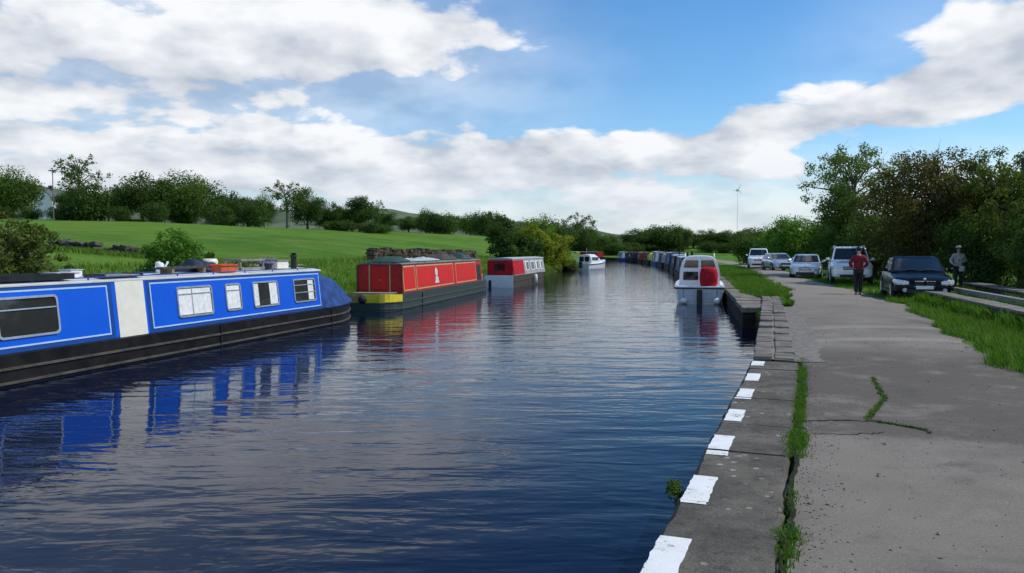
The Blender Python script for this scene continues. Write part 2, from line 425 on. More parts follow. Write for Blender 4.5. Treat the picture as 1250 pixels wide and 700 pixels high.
def mesh_np(name, V, F, mats, parent=None, smooth=False):
    me = bpy.data.meshes.new(name); V = np.asarray(V, dtype=np.float32); F = np.asarray(F, dtype=np.int32)
    k = F.shape[1]
    me.vertices.add(len(V)); me.vertices.foreach_set('co', V.ravel())
    me.loops.add(F.size); me.loops.foreach_set('vertex_index', F.ravel())
    me.polygons.add(len(F)); me.polygons.foreach_set('loop_start', np.arange(0, F.size, k, dtype=np.int32))
    me.polygons.foreach_set('loop_total', np.full(len(F), k, dtype=np.int32))
    if not isinstance(mats, (list, tuple)): mats = [mats]
    for m in mats: me.materials.append(M[m] if isinstance(m, str) else m)
    if smooth: me.polygons.foreach_set('use_smooth', np.ones(len(F), dtype=bool))
    me.update(calc_edges=True); me.validate()
    o = bpy.data.objects.new(name, me); COL.objects.link(o); o.parent = parent
    return o

# ------------------------------------------------------------------ canal outline (plan, metres; camera at 0,0 looking along +y)
QY = [(-4.5, -9.5), (.667, 4.2), (2.885, 10.1), (3.70, 12.34), (5.37, 17.5), (7.97, 25.6), (8.65, 27.8)]     # edge of the near quay
RB = QY[:5] + [(7.25, 23.3), (6.75, 23.5), (8.85, 33), (14.0, 56), (19.7, 90), (22.3, 113), (24.2, 140), (24.0, 165), (20.5, 185), (14, 198), (6, 206), (-25, 222), (-75, 232)]
LB = [(-17.2, -10), (-10.9, 13.8), (-7.8, 25.4), (-6.6, 31.5), (-3.6, 46.5), (.0, 58), (2.9, 70), (5.2, 85), (7.5, 98), (15.8, 141), (14.5, 155), (10, 165), (5, 172), (-5, 180), (-20, 190), (-45, 205), (-75, 232)]
def xat(pl, yy): return np.interp(yy, [p[1] for p in pl], [p[0] for p in pl])
def Q(D, off):
    """point at depth D along the quay edge, off metres in from the water"""
    x0 = float(xat(QY, D)); x1 = float(xat(QY, D + .6)); xm = float(xat(QY, D - .6))
    t = Vector((x1 - xm, 1.2)).normalized(); n = Vector((t.y, -t.x))
    return (x0 + n.x * off, D + n.y * off)
_pl = [Q(D, .745) for D in np.arange(-9, 26.5, 1.0)]
PL = _pl + [(11.3, 33), (14.2, 45), (17.4, 57), (21.2, 72), (27, 104), (33, 140), (36, 175)]
PR = [(-.3, -9), (4.55, 4), (7.08, 11.1), (7.85, 13.3), (12.2, 24.9), (14.7, 36), (16.8, 45), (20.0, 57), (24, 72), (29.6, 104), (35.5, 140), (38.6, 175)]
def sstep(t): t = np.clip(t, 0, 1); return t * t * (3 - 2 * t)
def zleft(d, yy):
    zz = np.interp(d, [0, .5, 1.2, 3, 5, 12, 40, 80, 200, 4000], [-.85, -.35, .12, .6, .95, 1.5, 3.3, 4.5, 7, 40])
    return zz + .0185 * np.clip(yy - 40, 0, 130) * sstep(d / 22)
def zright(d, yy):
    return np.where((d < .78) & (yy < 28), -.07, 0.0) + .004 * np.clip(d - 40, 0, 300)
def zfar(yy): return 2.3 + .008 * np.clip(yy - 200, 0, 400)
def height(xx, yy):
    xx = np.asarray(xx, float); yy = np.asarray(yy, float)
    l = xat(LB, yy); r = xat(RB, yy)
    zz = np.where(xx < (l + r) / 2, zleft(np.maximum(l - xx, 0), yy), zright(np.maximum(xx - r, 0), yy))
    t = sstep((yy - 196) / 60)
    zz = zz * (1 - t) + zfar(yy) * t
    und = (np.sin(xx * .21 + 1.3) * np.sin(yy * .17) * .10 + np.sin(xx * .07 + yy * .05) * .25) * sstep((l - xx - 4) / 20)
    return zz + und
def Z(x, y): return float(height(x, y))

# ------------------------------------------------------------------ ground
ys = np.concatenate([np.arange(-30, 70, 1.0), np.arange(70, 240, 2.5), 240 * 1.12 ** np.arange(0, 27)])
lo = np.array([2600, 1500, 900, 560, 350, 240, 170, 130, 100, 80, 66, 55, 46, 39, 33, 28, 24, 20, 17, 14, 12, 10, 8.5, 7, 6, 5, 4, 3.2, 2.5, 1.9, 1.4, 1.0, .7, .45, .2, 0.0])
ro = np.array([.12, .5, .77, .79, 1.2, 2, 3, 4, 5, 6.5, 8, 10, 12, 15, 19, 24, 30, 38, 50, 70, 100, 150, 240, 380, 600, 1000, 1700, 2700])
rows = []
for yy in ys:
    l = float(xat(LB, yy)); r = float(xat(RB, yy)); g = yy > 231
    xl = l - lo; zl = height(xl, np.full_like(xl, yy))
    xr = r + ro; zr = height(xr, np.full_like(xr, yy))
    bedz = -1.6 if not g else float(zr[0]) - .3
    row = [(a, yy, b) for a, b in zip(xl, zl)]
    row += [(l + (r - l) * .15, yy, bedz), (l + (r - l) * .5, yy, bedz), (r + .115, yy, bedz)]
    row += [(a, yy, b) for a, b in zip(xr, zr)]
    rows.append(row)
V = np.array(rows); nr, nc = V.shape[:2]
idx = np.arange(nr * nc).reshape(nr, nc)
F = np.stack([idx[:-1, :-1], idx[:-1, 1:], idx[1:, 1:], idx[1:, :-1]], -1).reshape(-1, 4)
o = mesh_np('ground', V.reshape(-1, 3), F, 'ground', smooth=False); tag(o, 'green meadow and grass verges on both banks of the canal', 'ground', kind='structure')

# water surface
ws = []
wy = np.concatenate([np.arange(-30, 200, 2.0), [206, 214, 222, 231]])
wf = np.linspace(0, 1, 9)
WV = np.array([[(float(xat(LB, t)) - .4 + (float(xat(RB, t)) + .3 - float(xat(LB, t)) + .4) * f, t, WATER) for f in wf] for t in wy])
i2 = np.arange(WV.shape[0] * WV.shape[1]).reshape(WV.shape[:2])
WF = np.stack([i2[:-1, :-1], i2[:-1, 1:], i2[1:, 1:], i2[1:, :-1]], -1).reshape(-1, 4)
o = mesh_np('water', WV.reshape(-1, 3), WF, 'water', smooth=True); tag(o, 'rippled dark blue canal water reflecting sky and boats', 'water', kind='structure')

# towpath
py_ = np.concatenate([np.arange(-9, 30, .2), np.arange(30, 175, 2.0)])
pf = np.linspace(0, 1, 15)
PV = []
for t in py_:
    a, b = float(xat(PL, t)), float(xat(PR, t))
    b += .12 * math.sin(t * 1.7) + .10 * math.sin(t * 4.1 + 1)
    if t > 27: a += .12 * math.sin(t * 1.1)
    PV.append([(a + (b - a) * f, t, .012 + (.05 * math.sin(math.pi * f) * sstep((t - 0) / 20) if 0 < f < 1 else 0)) for f in pf])
PV = np.array(PV); i2 = np.arange(PV.shape[0] * PV.shape[1]).reshape(PV.shape[:2])
PF = np.stack([i2[:-1, :-1], i2[:-1, 1:], i2[1:, 1:], i2[1:, :-1]], -1).reshape(-1, 4)
o = mesh_np('towpath', PV.reshape(-1, 3), PF, 'tarmac', smooth=True); tag(o, 'worn grey tarmac towpath running beside the canal', 'path', kind='structure')
def pathz(x, y):
    a, b = float(xat(PL, y)), float(xat(PR, y)); f = (x - a) / (b - a)
    return .012 + (.05 * math.sin(math.pi * f) * float(sstep(y / 20)) if 0 < f < 1 else 0)

# narrow pale trodden path on the far bank
mb = MB(); pts = [(-13.6, 24), (-10.2, 38), (-7.0, 50), (-4.2, 60), (-1.2, 70)]
L = []
for i in range(60):
    t = i / 59 * 11 + 27.5; xx = float(np.interp(t, [p[1] for p in pts], [p[0] for p in pts]))
    L.append([(xx - .26, t, Z(xx - .26, t) + .07), (xx + .26, t, Z(xx + .26, t) + .07)])
mb.loft(L, caps=False, closed=False)
tag(mb.build('footpath', 'footpath'), 'thin pale trodden path on the meadow behind the boats', 'path', kind='structure')

# distant hills
az_s = np.linspace(R(-58), R(58), 90)
hv = []
for a in az_s:
    pxx = 625 + 980 * math.tan(a)
    h = np.interp(pxx, [-900, -200, 0, 60, 140, 300, 480, 600, 700, 900, 1400, 2200], [120, 140, 136, 112, 95, 80, 70, 56, 36, 24, 40, 60])
    h = h + 4 * math.sin(a * 31) + 2.5 * math.sin(a * 73 + 1)
    col = []
    for k, (D, f) in enumerate(((900, .02), (1100, .35), (1300, .72), (1500, 1.0), (1800, 1.04), (2300, .6))):
        col.append((D * math.tan(a), D, 2 + h * f))
    hv.append(col)
HV = np.array(hv); i2 = np.arange(HV.shape[0] * HV.shape[1]).reshape(HV.shape[:2])
HF = np.stack([i2[:-1, :-1], i2[1:, :-1], i2[1:, 1:], i2[:-1, 1:]], -1).reshape(-1, 4)
o = mesh_np('hills', HV.reshape(-1, 3), HF, 'hill', smooth=True); tag(o, 'low distant grey green hills on the skyline', 'hills', kind='structure')
# ------------------------------------------------------------------ near quay: wall face, coping slabs with white marks, stone setts
quay = thing('canal_quay', 'grey stone canal quay with white painted edge marks beside the towpath', 'quay', (*Q(4, .3), 0))
def kid(o, root):
    """keep a mesh built in world coordinates in place under its root"""
    o.parent = root; o.matrix_parent_inverse = root.matrix_world.inverted() if False else Matrix.Translation(-root.location); return o
Ds = list(np.arange(-9, 23.4, .6)) + [23.4]
mb = MB(); rings = []
for D in Ds:
    a = Q(D, .03); b = Q(D, .5); rings.append([(a[0], a[1], -1.6), (b[0], b[1], -1.6), (b[0], b[1], -.16), (a[0], a[1], -.16)])
mb.loft(rings); kid(mb.build('wall_face', 'quay'), quay)
joints = [-9, -7.4, -6.0, -4.7, -3.2, -1.8, -.4, 1.1, 2.6, 4.0, 5.35, 6.72, 7.75, 9.1, 10.4, 11.35, 12.1]
MARK = [(4.02, 4.66), (5.29, 5.95), (6.57, 7.23), (7.85, 8.41), (9.02, 9.65), (10.25, 10.92), (11.62, 12.06), (2.72, 3.36), (1.42, 2.05), (.1, .75), (-1.2, -.55), (-2.5, -1.9)]
slabs = []
for i in range(len(joints) - 1):
    d0, d1 = joints[i] + .008, joints[i + 1] - .008
    n = max(2, int((d1 - d0) / .16)); top = .018 + rnd.uniform(-.008, .008)
    mb = MB(); rings = []
    for k in range(n + 1):
        D = d0 + (d1 - d0) * k / n
        wob = rnd.uniform(-.012, .012); sk = .0
        wr = .70 + rnd.uniform(-.012, .012); lip = rnd.uniform(.0, .018)
        P = [(wob, -.16), (wob, top - .045 - lip), (wob + .035 + lip, top), (.12, top + .0), (.35, top + .001), (wr - .03, top), (wr, top - .03), (wr, -.16)]
        rings.append([(*Q(D, a), b) for a, b in P])
    mb.loft(rings); s = kid(mb.build('coping_slab', 'slab'), quay); slabs.append((joints[i], joints[i + 1], top, s))
for (a, b) in MARK:
    for (j0, j1, top, s) in slabs:
        d0, d1 = max(a, j0 + .012), min(b, j1 - .012)
        if d1 - d0 < .03: continue
        mb = MB(); n = max(2, int((d1 - d0) / .05)); ra = rnd.uniform(.032, .05); rings = []
        for k in range(n + 1):
            D = d0 + (d1 - d0) * k / n
            e0 = ra + rnd.uniform(-.006, .006); e1 = .215 + rnd.uniform(-.006, .006)
            rings.append([(*Q(D, e0), top + .0045), (*Q(D, (e0 + e1) / 2), top + .0055), (*Q(D, e1), top + .0045)])
        mb.loft(rings, caps=False, closed=False)
        o = mb.build('painted_mark', 'whitepaint'); o.parent = s
mb = MB(); L = []
for D in np.arange(12.14, 27.7, .25): L.append([(*Q(D, .035), -.1), (*Q(D, .04), .040), (*Q(D, .34), .052), (*Q(D, .625), .040), (*Q(D, .63), -.1)])
mb.loft(L, closed=False, caps=False); kid(mb.build('mortar_bed', 'mortar'), quay)
# setts: two columns of rough blocks from 12.1 m to 27.8 m
D = 12.14; row = 0
while D < 27.6:
    ln = rnd.uniform(.62, .85)
    for c in range(2):
        o0 = .03 + c * .315 + rnd.uniform(-.01, .01); o1 = o0 + .285 + rnd.uniform(-.012, .012)
        d0 = D + .03 + rnd.uniform(-.02, .02); d1 = D + ln - .045 + rnd.uniform(-.02, .02); tz = .075 + rnd.uniform(-.02, .025)
        mb = MB(); q = [(*Q(d0, o0),), (*Q(d0, o1),), (*Q(d1, o1),), (*Q(d1, o0),)]
        mb.hexa([(p[0], p[1], -.16) for p in q], [(p[0], p[1], tz + rnd.uniform(-.006, .006)) for p in q])
        kid(mb.build('edge_block', 'block', bevel=.016), quay)
    D += ln; row += 1
L = []
mb = MB()
for D in np.arange(12.2, 25.0, .2): L.append([(*Q(D, .60), .021), (*Q(D, .8), .026), (*Q(D, 1.08 + .06 * math.sin(D * 2.3) + rnd.uniform(-.03, .03)), .030)])
mb.loft(L, caps=False, closed=False); tag(mb.build('gravel_strip', 'gravel'), 'pale worn gravel strip between the stone blocks and the tarmac', 'gravel', kind='structure')
# crack between coping and tarmac and the cracks in the path
mb = MB(); L = []
for D in np.arange(-8, 12.1, .07):
    c = .735 + .018 * math.sin(D * 5.1) + rnd.uniform(-.010, .010); wv = .005 + .012 * rnd.random() + (.004 if 4.5 < D < 7.2 else 0)
    L.append([(*Q(D, c - wv), .030), (*Q(D, c), .0305), (*Q(D, c + wv), .030)])
mb.loft(L, caps=False, closed=False)
def crack(pts, w0):
    L = []
    for i in range(len(pts) - 1):
        for k in range(10):
            f = k / 10; x = pts[i][0] + (pts[i + 1][0] - pts[i][0]) * f; y = pts[i][1] + (pts[i + 1][1] - pts[i][1]) * f
            d = Vector((pts[i + 1][0] - pts[i][0], pts[i + 1][1] - pts[i][1])).normalized(); nrm = Vector((d.y, -d.x))
            j = rnd.uniform(-.025, .025); ww = w0 * rnd.uniform(.5, 1.3); x += nrm.x * j; y += nrm.y * j
            zz = pathz(x, y) + .006
            L.append([(x - nrm.x * ww, y - nrm.y * ww, zz), (x + nrm.x * ww, y + nrm.y * ww, zz)])
    mb.loft(L, caps=False, closed=False)
CR = [(4.70, 10.42), (4.42, 9.6), (4.18, 8.95), (3.78, 8.30), (3.50, 7.85)]
crack(CR, .022); crack([(2.74, 7.80), (3.15, 7.86), (3.55, 7.74), (3.85, 7.42), (3.82, 7.2)], .016); crack([(3.50, 7.85), (3.62, 7.7), (3.86, 7.30)], .014)
crack([(1.92, 7.6), (2.3, 7.66), (2.74, 7.8)], .010); crack([(2.75, 7.3), (3.1, 7.22), (3.45, 7.3)], .008)
tag(mb.build('path_cracks', 'soil'), 'dark earth cracks in the tarmac beside the coping', 'crack', kind='structure')

# masonry bank wall beyond the setts, standing a little further out
bank = thing('bank_wall', 'rough stone canal bank wall under the grass verge beside the white cruiser', 'wall', (6.8, 23.5, 0))
mb = MB(); rings = []
for D in [23.5, 25, 28, 33, 40, 48, 56, 66, 78, 90, 102, 113, 126, 140, 152, 165, 175, 185]:
    xx = float(xat(RB, D)); rings.append([(xx, D, -1.6), (xx + .6, D, -1.6), (xx + .6, D, -.14), (xx + .02, D, -.14)])
mb.loft(rings); kid(mb.build('wall_face', 'quay'), bank)
D = 23.42
while D < 72:
    ln = rnd.uniform(.8, 1.5); xx = float(xat(RB, max(D, 23.5))); x2 = float(xat(RB, max(D + ln, 23.6)))
    wd = rnd.uniform(.7, 1.05); tz = .02 + rnd.uniform(-.03, .03); ov = rnd.uniform(-.05, .02)
    mb = MB(); q = [(xx + ov, D), (xx + wd, D), (x2 + wd, D + ln - .03), (x2 + ov, D + ln - .03)]
    mb.hexa([(*p, -.15) for p in q], [(*p, tz + rnd.uniform(-.012, .012)) for p in q])
    kid(mb.build('coping_slab', 'paleslab' if rnd.random() < .7 else 'block', bevel=.03), bank); D += ln

# ------------------------------------------------------------------ narrowboats
class Boat:
    """local frame: +x to the far end, -y is the side facing the towpath, z=0 is the waterline"""
    def __init__(s, name, label, cat, loc, u, Bw, gun, x1, x2, ztop, tum=.12, inset=.10, group=None):
        s.root = thing(name, label, cat, (loc[0], loc[1], WATER), math.atan2(u[1], u[0]), group)
        s.B = Bw; s.g = gun; s.x1 = x1; s.x2 = x2; s.zt = ztop; s.yb = Bw - inset; s.yt = Bw - inset - tum
    def hull(s, outline, mat, zbot=-.45, strakes=(.06, .3), smat='strake', sheer=None):
        """outline: list of (x, half breadth, sheer extra)"""
        mb = MB(); rings = []
        for (x, b, sh) in outline:
            zt = s.g + sh
            rings.append([(x, -b * .97, zbot), (x, -b, 0.0), (x, -b, zt), (x, -b + min(.05, b * .5), zt + .012), (x, b - min(.05, b * .5), zt + .012), (x, b, zt), (x, b, 0), (x, b * .97, zbot)])
        mb.loft(rings); s.h = mb.build('hull', mat, s.root)
        for zs in strakes:
            for sd in (-1, 1):
                rm = MB(); rings = []
                for (x, b, sh) in outline:
                    yy = sd * b; zc = zs + sh * .5
                    rings.append([(x, yy - sd * .006, zc - .026), (x, yy + sd * .026, zc - .018), (x, yy + sd * .026, zc + .018), (x, yy - sd * .006, zc + .026)])
                rm.loft(rings); rm.build('rubbing_strake', smat, s.root)
    def cabin(s, mat, endmat=None, rake=.0):
        mb = MB(); z0 = s.g + .008
        mb.loft([[(s.x1, -s.yb, z0), (s.x2, -s.yb, z0), (s.x2, s.yb, z0), (s.x1, s.yb, z0)],
                 [(s.x1 + rake, -s.yt, s.zt), (s.x2 - rake, -s.yt, s.zt), (s.x2 - rake, s.yt, s.zt), (s.x1 + rake, s.yt, s.zt)]])
        s.c = mb.build('cabin', mat, s.root, bevel=.02)
    def roof(s, mat, crown=.06, over=.03, edge=.045):
        mb = MB(); rings = []
        n = 8
        for x in np.linspace(s.x1 - .05, s.x2 + .05, 12):
            lo = [(x, -s.yt - over, s.zt + .002), (x, -s.yt - over, s.zt + edge)]
            top = [(x, -(s.yt) + 2 * s.yt * k / n, s.zt + edge + .012 + crown * (1 - (2 * k / n - 1) ** 2)) for k in range(n + 1)]
            rings.append(lo + top + [(x, s.yt + over, s.zt + edge), (x, s.yt + over, s.zt + .002)])
        mb.loft(rings); s.r = mb.build('roof', mat, s.root)
        s.rz = lambda y: s.zt + edge + .012 + crown * (1 - (y / s.yt) ** 2)
    def pt(s, x, z, out):
        """point on the near cabin side, out metres proud of it"""
        f = (z - s.g) / (s.zt - s.g); y = s.yb + (s.yt - s.yb) * f
        n = Vector((s.zt - s.g, s.yb - s.yt)).normalized()
        return (x, -(y + n.x * out), z + n.y * out)
    def side(s, mb, x0, x1, z0, z1, a, b, mi=0):
        return mb.hexa([s.pt(x0, z0, a), s.pt(x1, z0, a), s.pt(x1, z1, a), s.pt(x0, z1, a)], [s.pt(x0, z0, b), s.pt(x1, z0, b), s.pt(x1, z1, b), s.pt(x0, z1, b)], mi)
    def lines(s, x0, x1, z0, z1, mat, wd=.03, name='coach_line'):
        mb = MB(); a, b = -.004, .012
        s.side(mb, x0, x1, z0, z0 + wd, a, b); s.side(mb, x0, x1, z1 - wd, z1, a, b)
        s.side(mb, x0, x0 + wd, z0 + wd, z1 - wd, a, b); s.side(mb, x1 - wd, x1, z0 + wd, z1 - wd, a, b)
        return mb.build(name, mat, s.root)
    def panel(s, x0, x1, z0, z1, mat, name='side_panel', out=.008):
        mb = MB(); s.side(mb, x0, x1, z0, z1, -.004, out); return mb.build(name, mat, s.root)
    def window(s, x0, x1, z0, z1, frame='alloy', curtain=None, bars=(), gap=.0, fw=.04):
        r = .09; mb = MB(); ring_o = []; ring_i = []
        def rr(a0, a1, b0, b1, rad):
            P = []
            for (cx, cz, st) in ((a1 - rad, b1 - rad, 0), (a0 + rad, b1 - rad, 90), (a0 + rad, b0 + rad, 180), (a1 - rad, b0 + rad, 270)):
                for k in range(5):
                    t = R(st + k * 22.5); P.append((cx + rad * math.cos(t), cz + rad * math.sin(t)))
            return P
        O = rr(x0, x1, z0, z1, r); I = rr(x0 + fw, x1 - fw, z0 + fw, z1 - fw, r - .03)
        n = len(O); vs = [s.pt(*p, -.004) for p in O] + [s.pt(*p, .034) for p in O] + [s.pt(*p, .034) for p in I] + [s.pt(*p, -.004) for p in I]
        fs = []
        for k in range(n):
            j = (k + 1) % n
            for q in range(4):
                q2 = (q + 1) % 4; fs.append((q * n + k, q * n + j, q2 * n + j, q2 * n + k))
        mb.add(vs, fs)
        for (kind, v) in bars:
            if kind == 'h': s.side(mb, x0 + fw, x1 - fw, v - .012, v + .012, .010, .030)
            else: s.side(mb, v - .012, v + .012, z0 + fw, z1 - fw, .010, .029)
        f = mb.build('window', frame, s.root)
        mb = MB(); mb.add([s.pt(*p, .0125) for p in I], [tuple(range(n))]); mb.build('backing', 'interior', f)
        if curtain:
            for (a, b) in curtain:
                mb = MB(); k = 14; rows_ = []
                for i in range(k + 1):
                    xx = a + (b - a) * i / k; o_ = .0185 + .003 * math.sin(i * 2.4)
                    rows_.append([s.pt(xx, z0 + fw + .015, o_), s.pt(xx, z1 - fw - .015, o_)])
                mb.loft(rows_, caps=False, closed=False); mb.build('curtain', 'curtain', f)
        mb = MB(); mb.add([s.pt(*p, .025) for p in I], [tuple(range(n))]); mb.build('glass_pane', 'pane', f)
        return f
    def W(s, x, y, z):
        """world position of a local point"""
        c, sn = math.cos(s.root.rotation_euler.z), math.sin(s.root.rotation_euler.z)
        return (s.root.location.x + c * x - sn * y, s.root.location.y + sn * x + c * y, s.root.location.z + z)
def bow_outline(x0, L, B, stern=.9, bow=2.6, sheer=.22, n=9, sternround=True):
    out = []
    for k in range(6):
        t = k / 5; out.append((x0 + stern * (1 - math.cos(t * math.pi / 2)) , B * (.35 + .65 * math.sin(t * math.pi / 2)) if sternround else B, .08 * (1 - t)))
    for t in np.linspace(.1, .9, 6): out.append((x0 + stern + (L - stern - bow) * t, B, 0))
    for k in range(n + 1):
        t = k / n; out.append((x0 + L - bow + bow * t, max(.03, B * math.cos(t * math.pi / 2) ** .62), sheer * t * t))
    return out

# --- the blue boat; its towpath side runs from (-8.45,13.26) towards (.259,.966)
u = Vector((.2592, .9658)); n = Vector((-.9658, .2592))
p0 = Vector((-8.45, 13.26)) + n * 1.04
bb = Boat('blue_narrowboat', 'long bright blue narrowboat with pale coach lines and black hull moored nearest', 'narrowboat', p0, u, 1.04, .53, -4.6, 11.15, 1.66)
bb.hull(bow_outline(-6.4, 20.7, 1.04, bow=2.7, sheer=.18), 'hull_black')
bb.cabin('boat_blue'); bb.roof('roof_white', over=.015, edge=.028)
mb = MB()
for sd in (-1, 1):
    mb.tube([(bb.x1 + .2, sd * (bb.yt - .08), bb.rz(bb.yt - .08) + .05), (bb.x2 - .15, sd * (bb.yt - .08), bb.rz(bb.yt - .08) + .045)], .013, 6)
    for x in np.arange(bb.x1 + .3, bb.x2 - .2, 1.3): mb.tube([(x, sd * (bb.yt - .08), bb.rz(bb.yt - .08) - .01), (x, sd * (bb.yt - .08), bb.rz(bb.yt - .08) + .05)], .018, 6)
mb.build('grab_rail', 'boat_blue_dark', bb.root)
bb.panel(-4.5, 2.68, .545, 1.655, 'boat_blue_dark', 'border_panel', .003); bb.panel(3.66, 11.1, .545, 1.655, 'boat_blue_dark', 'border_panel', .003)
bb.panel(-1.9, 2.54, .66, 1.57, 'boat_blue', 'side_panel', .008); bb.panel(3.80, 10.98, .66, 1.57, 'boat_blue', 'side_panel', .008)
bb.lines(-1.9, 2.56, .63, 1.60, 'pinstripe'); bb.lines(3.76, 11.02, .63, 1.60, 'pinstripe')
bb.panel(2.78, 3.58, .545, 1.66, 'cream', 'hatch_panel', .012)
bb.window(.02, 1.32, .78, 1.49, bars=(('h', 1.27),))
bb.window(4.58, 5.84, .78, 1.47, curtain=[(4.64, 5.78)], bars=(('h', 1.30), ('v', 5.1)))
bb.window(6.36, 7.0, .80, 1.47, curtain=[(6.42, 6.94)], bars=(('h', 1.30),))
bb.window(7.52, 8.72, .80, 1.47, curtain=[(7.58, 7.78), (8.3, 8.66)], bars=())
bb.window(9.52, 10.74, .80, 1.47, curtain=[(10.32, 10.62)], bars=(('h', 1.29), ('h', 1.08)))
bb.window(-3.9, -2.7, .78, 1.47, bars=(('h', 1.28),))
# bow tent over the well deck
mb = MB(); rings = []
for (x, hw, zt, hb, zb) in ((11.16, .80, 1.72, 1.03, .55), (11.7, .80, 1.69, 1.04, .55), (12.2, .76, 1.56, 1.03, .56), (12.7, .68, 1.46, .98, .58), (13.2, .54, 1.26, .85, .61), (13.6, .38, 1.04, .66, .65), (13.95, .24, .80, .42, .69)):
    rg = [(x, -hb, zb)]
    for k in range(7):
        f = k / 6; rg.append((x + rnd.uniform(-.012, .012), -hb + (hb - hw) * .3 + ( -hw + hb - (hb - hw) * .3) * 0 - 0 + (hb - (hb - hw) * .3) * 2 * f - (0), zb + (zt - zb) * (1 - abs(2 * f - 1) ** 2.6) * (1 + rnd.uniform(-.05, .04)) + .02))
    rg.append((x, hb, zb)); rings.append(rg)
mb.loft(rings); mb.build('bow_cover', 'tarp_blue', bb.root, smooth=True)
mb = MB(); mb.tube([(14.0, 0, .68), (14.0, 0, .84)], .05, 8); mb.tube([(13.9, 0, .82), (14.12, 0, .82)], .03, 8); mb.build('bow_stud', 'black', bb.root)
mb = MB(); mb.tube([(10.35, -.42, bb.rz(.42) - .01), (10.35, -.42, bb.rz(.42) + .34)], [.085, .075], 12); mb.tube([(10.35, -.42, bb.rz(.42) + .34), (10.35, -.42, bb.rz(.42) + .40)], [.11, .10], 12)
mb.tube([(10.35, -.42, bb.rz(.42) + .40), (10.35, -.42, bb.rz(.42) + .46)], [.05, .09], 12); mb.build('chimney', 'black', bb.root)
for xs_ in (5.9, 11.42): mb = MB(); mb.box(xs_, xs_ + .04, -1.07, -1.035, -.2, .5); mb.build('hull_seam', 'black', bb.root)
# things lying on its roof
def roof_thing(bt, name, label, cat, x, y, rz=0., group=None):
    t = thing(name, label, cat, bt.W(x, y, bt.rz(y) + .004), bt.root.rotation_euler.z + rz, group); return t
def mound(bt, name, label, cat, x, y, lx, ly, h, mat, seedv):
    r_ = random.Random(seedv); mb = MB(); nx, ny = 14, 10; rows_ = []
    for i in range(nx + 1):
        rw = []
        for j in range(ny + 1):
            a, b = i / nx * 2 - 1, j / ny * 2 - 1
            e = max(0, 1 - max(abs(a) ** 3, abs(b) ** 3))
            rw.append((a * lx / 2, b * ly / 2, h * e * (.7 + .3 * math.sin(a * 5 + seedv) * math.cos(b * 4 + a)) + (r_.uniform(-.05, .05) * e) + .0))
        rows_.append(rw)
    mb.loft(rows_, caps=False, closed=False)
    mb.add([(lx / 2 * a, ly / 2 * b, -.01) for a, b in ((-1, -1), (1, -1), (1, 1), (-1, 1))], [(0, 1, 2, 3)])
    o = mb.build(name, mat, smooth=True); o.location = bt.W(x, y, bt.rz(y) - .0); o.rotation_euler.z = bt.root.rotation_euler.z
    return tag(o, label, cat)
t = roof_thing(bb, 'solar_panel', 'flat dark solar panel with pale edge on the blue boat roof', 'solar panel', .45, -.38)
mb = MB(); mb.box(-1.35, 1.35, -.33, .33, .06, .085); mb.build('panel', 'tarp_navy', t)
mb = MB(); mb.box(-1.4, 1.4, -.38, -.335, .0, .11); mb.box(-1.4, 1.4, .335, .38, .03, .11); mb.box(-1.4, -1.355, -.33, .33, .03, .11); mb.box(1.355, 1.4, -.33, .33, .03, .11); mb.build('frame', 'black', t)
for sx in (-1.1, 1.1): mb = MB(); mb.box(sx - .03, sx + .03, -.3, .3, 0.0, .06); mb.build('bracket', 'black', t)
t = roof_thing(bb, 'roof_hatch', 'sliding brown wooden hatch board lying over the cream side doors', 'hatch', 3.15, -.5)
mb = MB(); mb.box(-.5, .5, -.22, .22, 0, .05); mb.build('board', 'wood_grey', t, bevel=.01); 
for xs_ in (-.55, .505): mb = MB(); mb.box(xs_, xs_ + .05, -.25, .25, .0, .075); mb.build('runner', 'wood_dark', t)
for (x, y, lx, ly, hz, lab) in ((2.0, -.30, .55, .35, .09, 'small white roof box beside the solar panel'), (2.45, -.1, .3, .28, .13, 'small square white roof ventilator box by the brown hatch')):
    t = roof_thing(bb, 'storage_box', lab, 'box', x, y); mb = MB(); mb.box(-lx / 2, lx / 2, -ly / 2, ly / 2, 0, hz); mb.build('body', 'gel_white', t, bevel=.015)
    mb = MB(); mb.box(-lx / 2 - .012, lx / 2 + .012, -ly / 2 - .012, ly / 2 + .012, hz, hz + .02); mb.build('lid', 'grey_panel', t)
t = roof_thing(bb, 'gangplank', 'long dark boarding plank lying slanted on the blue boat roof', 'plank', 5.6, -.3, .09)
mb = MB(); mb.box(-1.0, 1.0, -.13, .13, .10, .14); mb.build('board', 'wood_dark', t)
for i in range(7): mb = MB(); mb.box(-.85 + i * .28, -.82 + i * .28, -.12, .12, .14, .155); mb.build('tread_batten', 'wood_grey', t); 
for xs_ in (-.7, .6): mb = MB(); mb.box(xs_, xs_ + .1, -.15, .15, 0, .10); mb.build('rest', 'wood', t)
t = roof_thing(bb, 'water_can', 'small white watering can behind the plank on the blue boat', 'can', 5.35, .15)
mb = MB(); mb.tube([(0, 0, 0), (0, 0, .2), (0, 0, .24)], [.10, .09, .05], 12); mb.build('body', 'gel_white', t, smooth=True); mb = MB(); mb.tube([(.08, 0, .05), (.2, 0, .16), (.27, 0, .25)], [.025, .02, .03], 8); mb.build('spout', 'gel_white', t)
mb = MB(); mb.tube([(-.08, 0, .06), (-.17, 0, .12), (-.13, 0, .24), (0, 0, .25)], .014, 6); mb.build('handle', 'gel_white', t)
mound(bb, 'tarpaulin', 'crumpled navy tarpaulin heap on the blue boat roof', 'tarpaulin', 6.75, .12, 1.35, .75, .34, 'tarp_navy', 3)
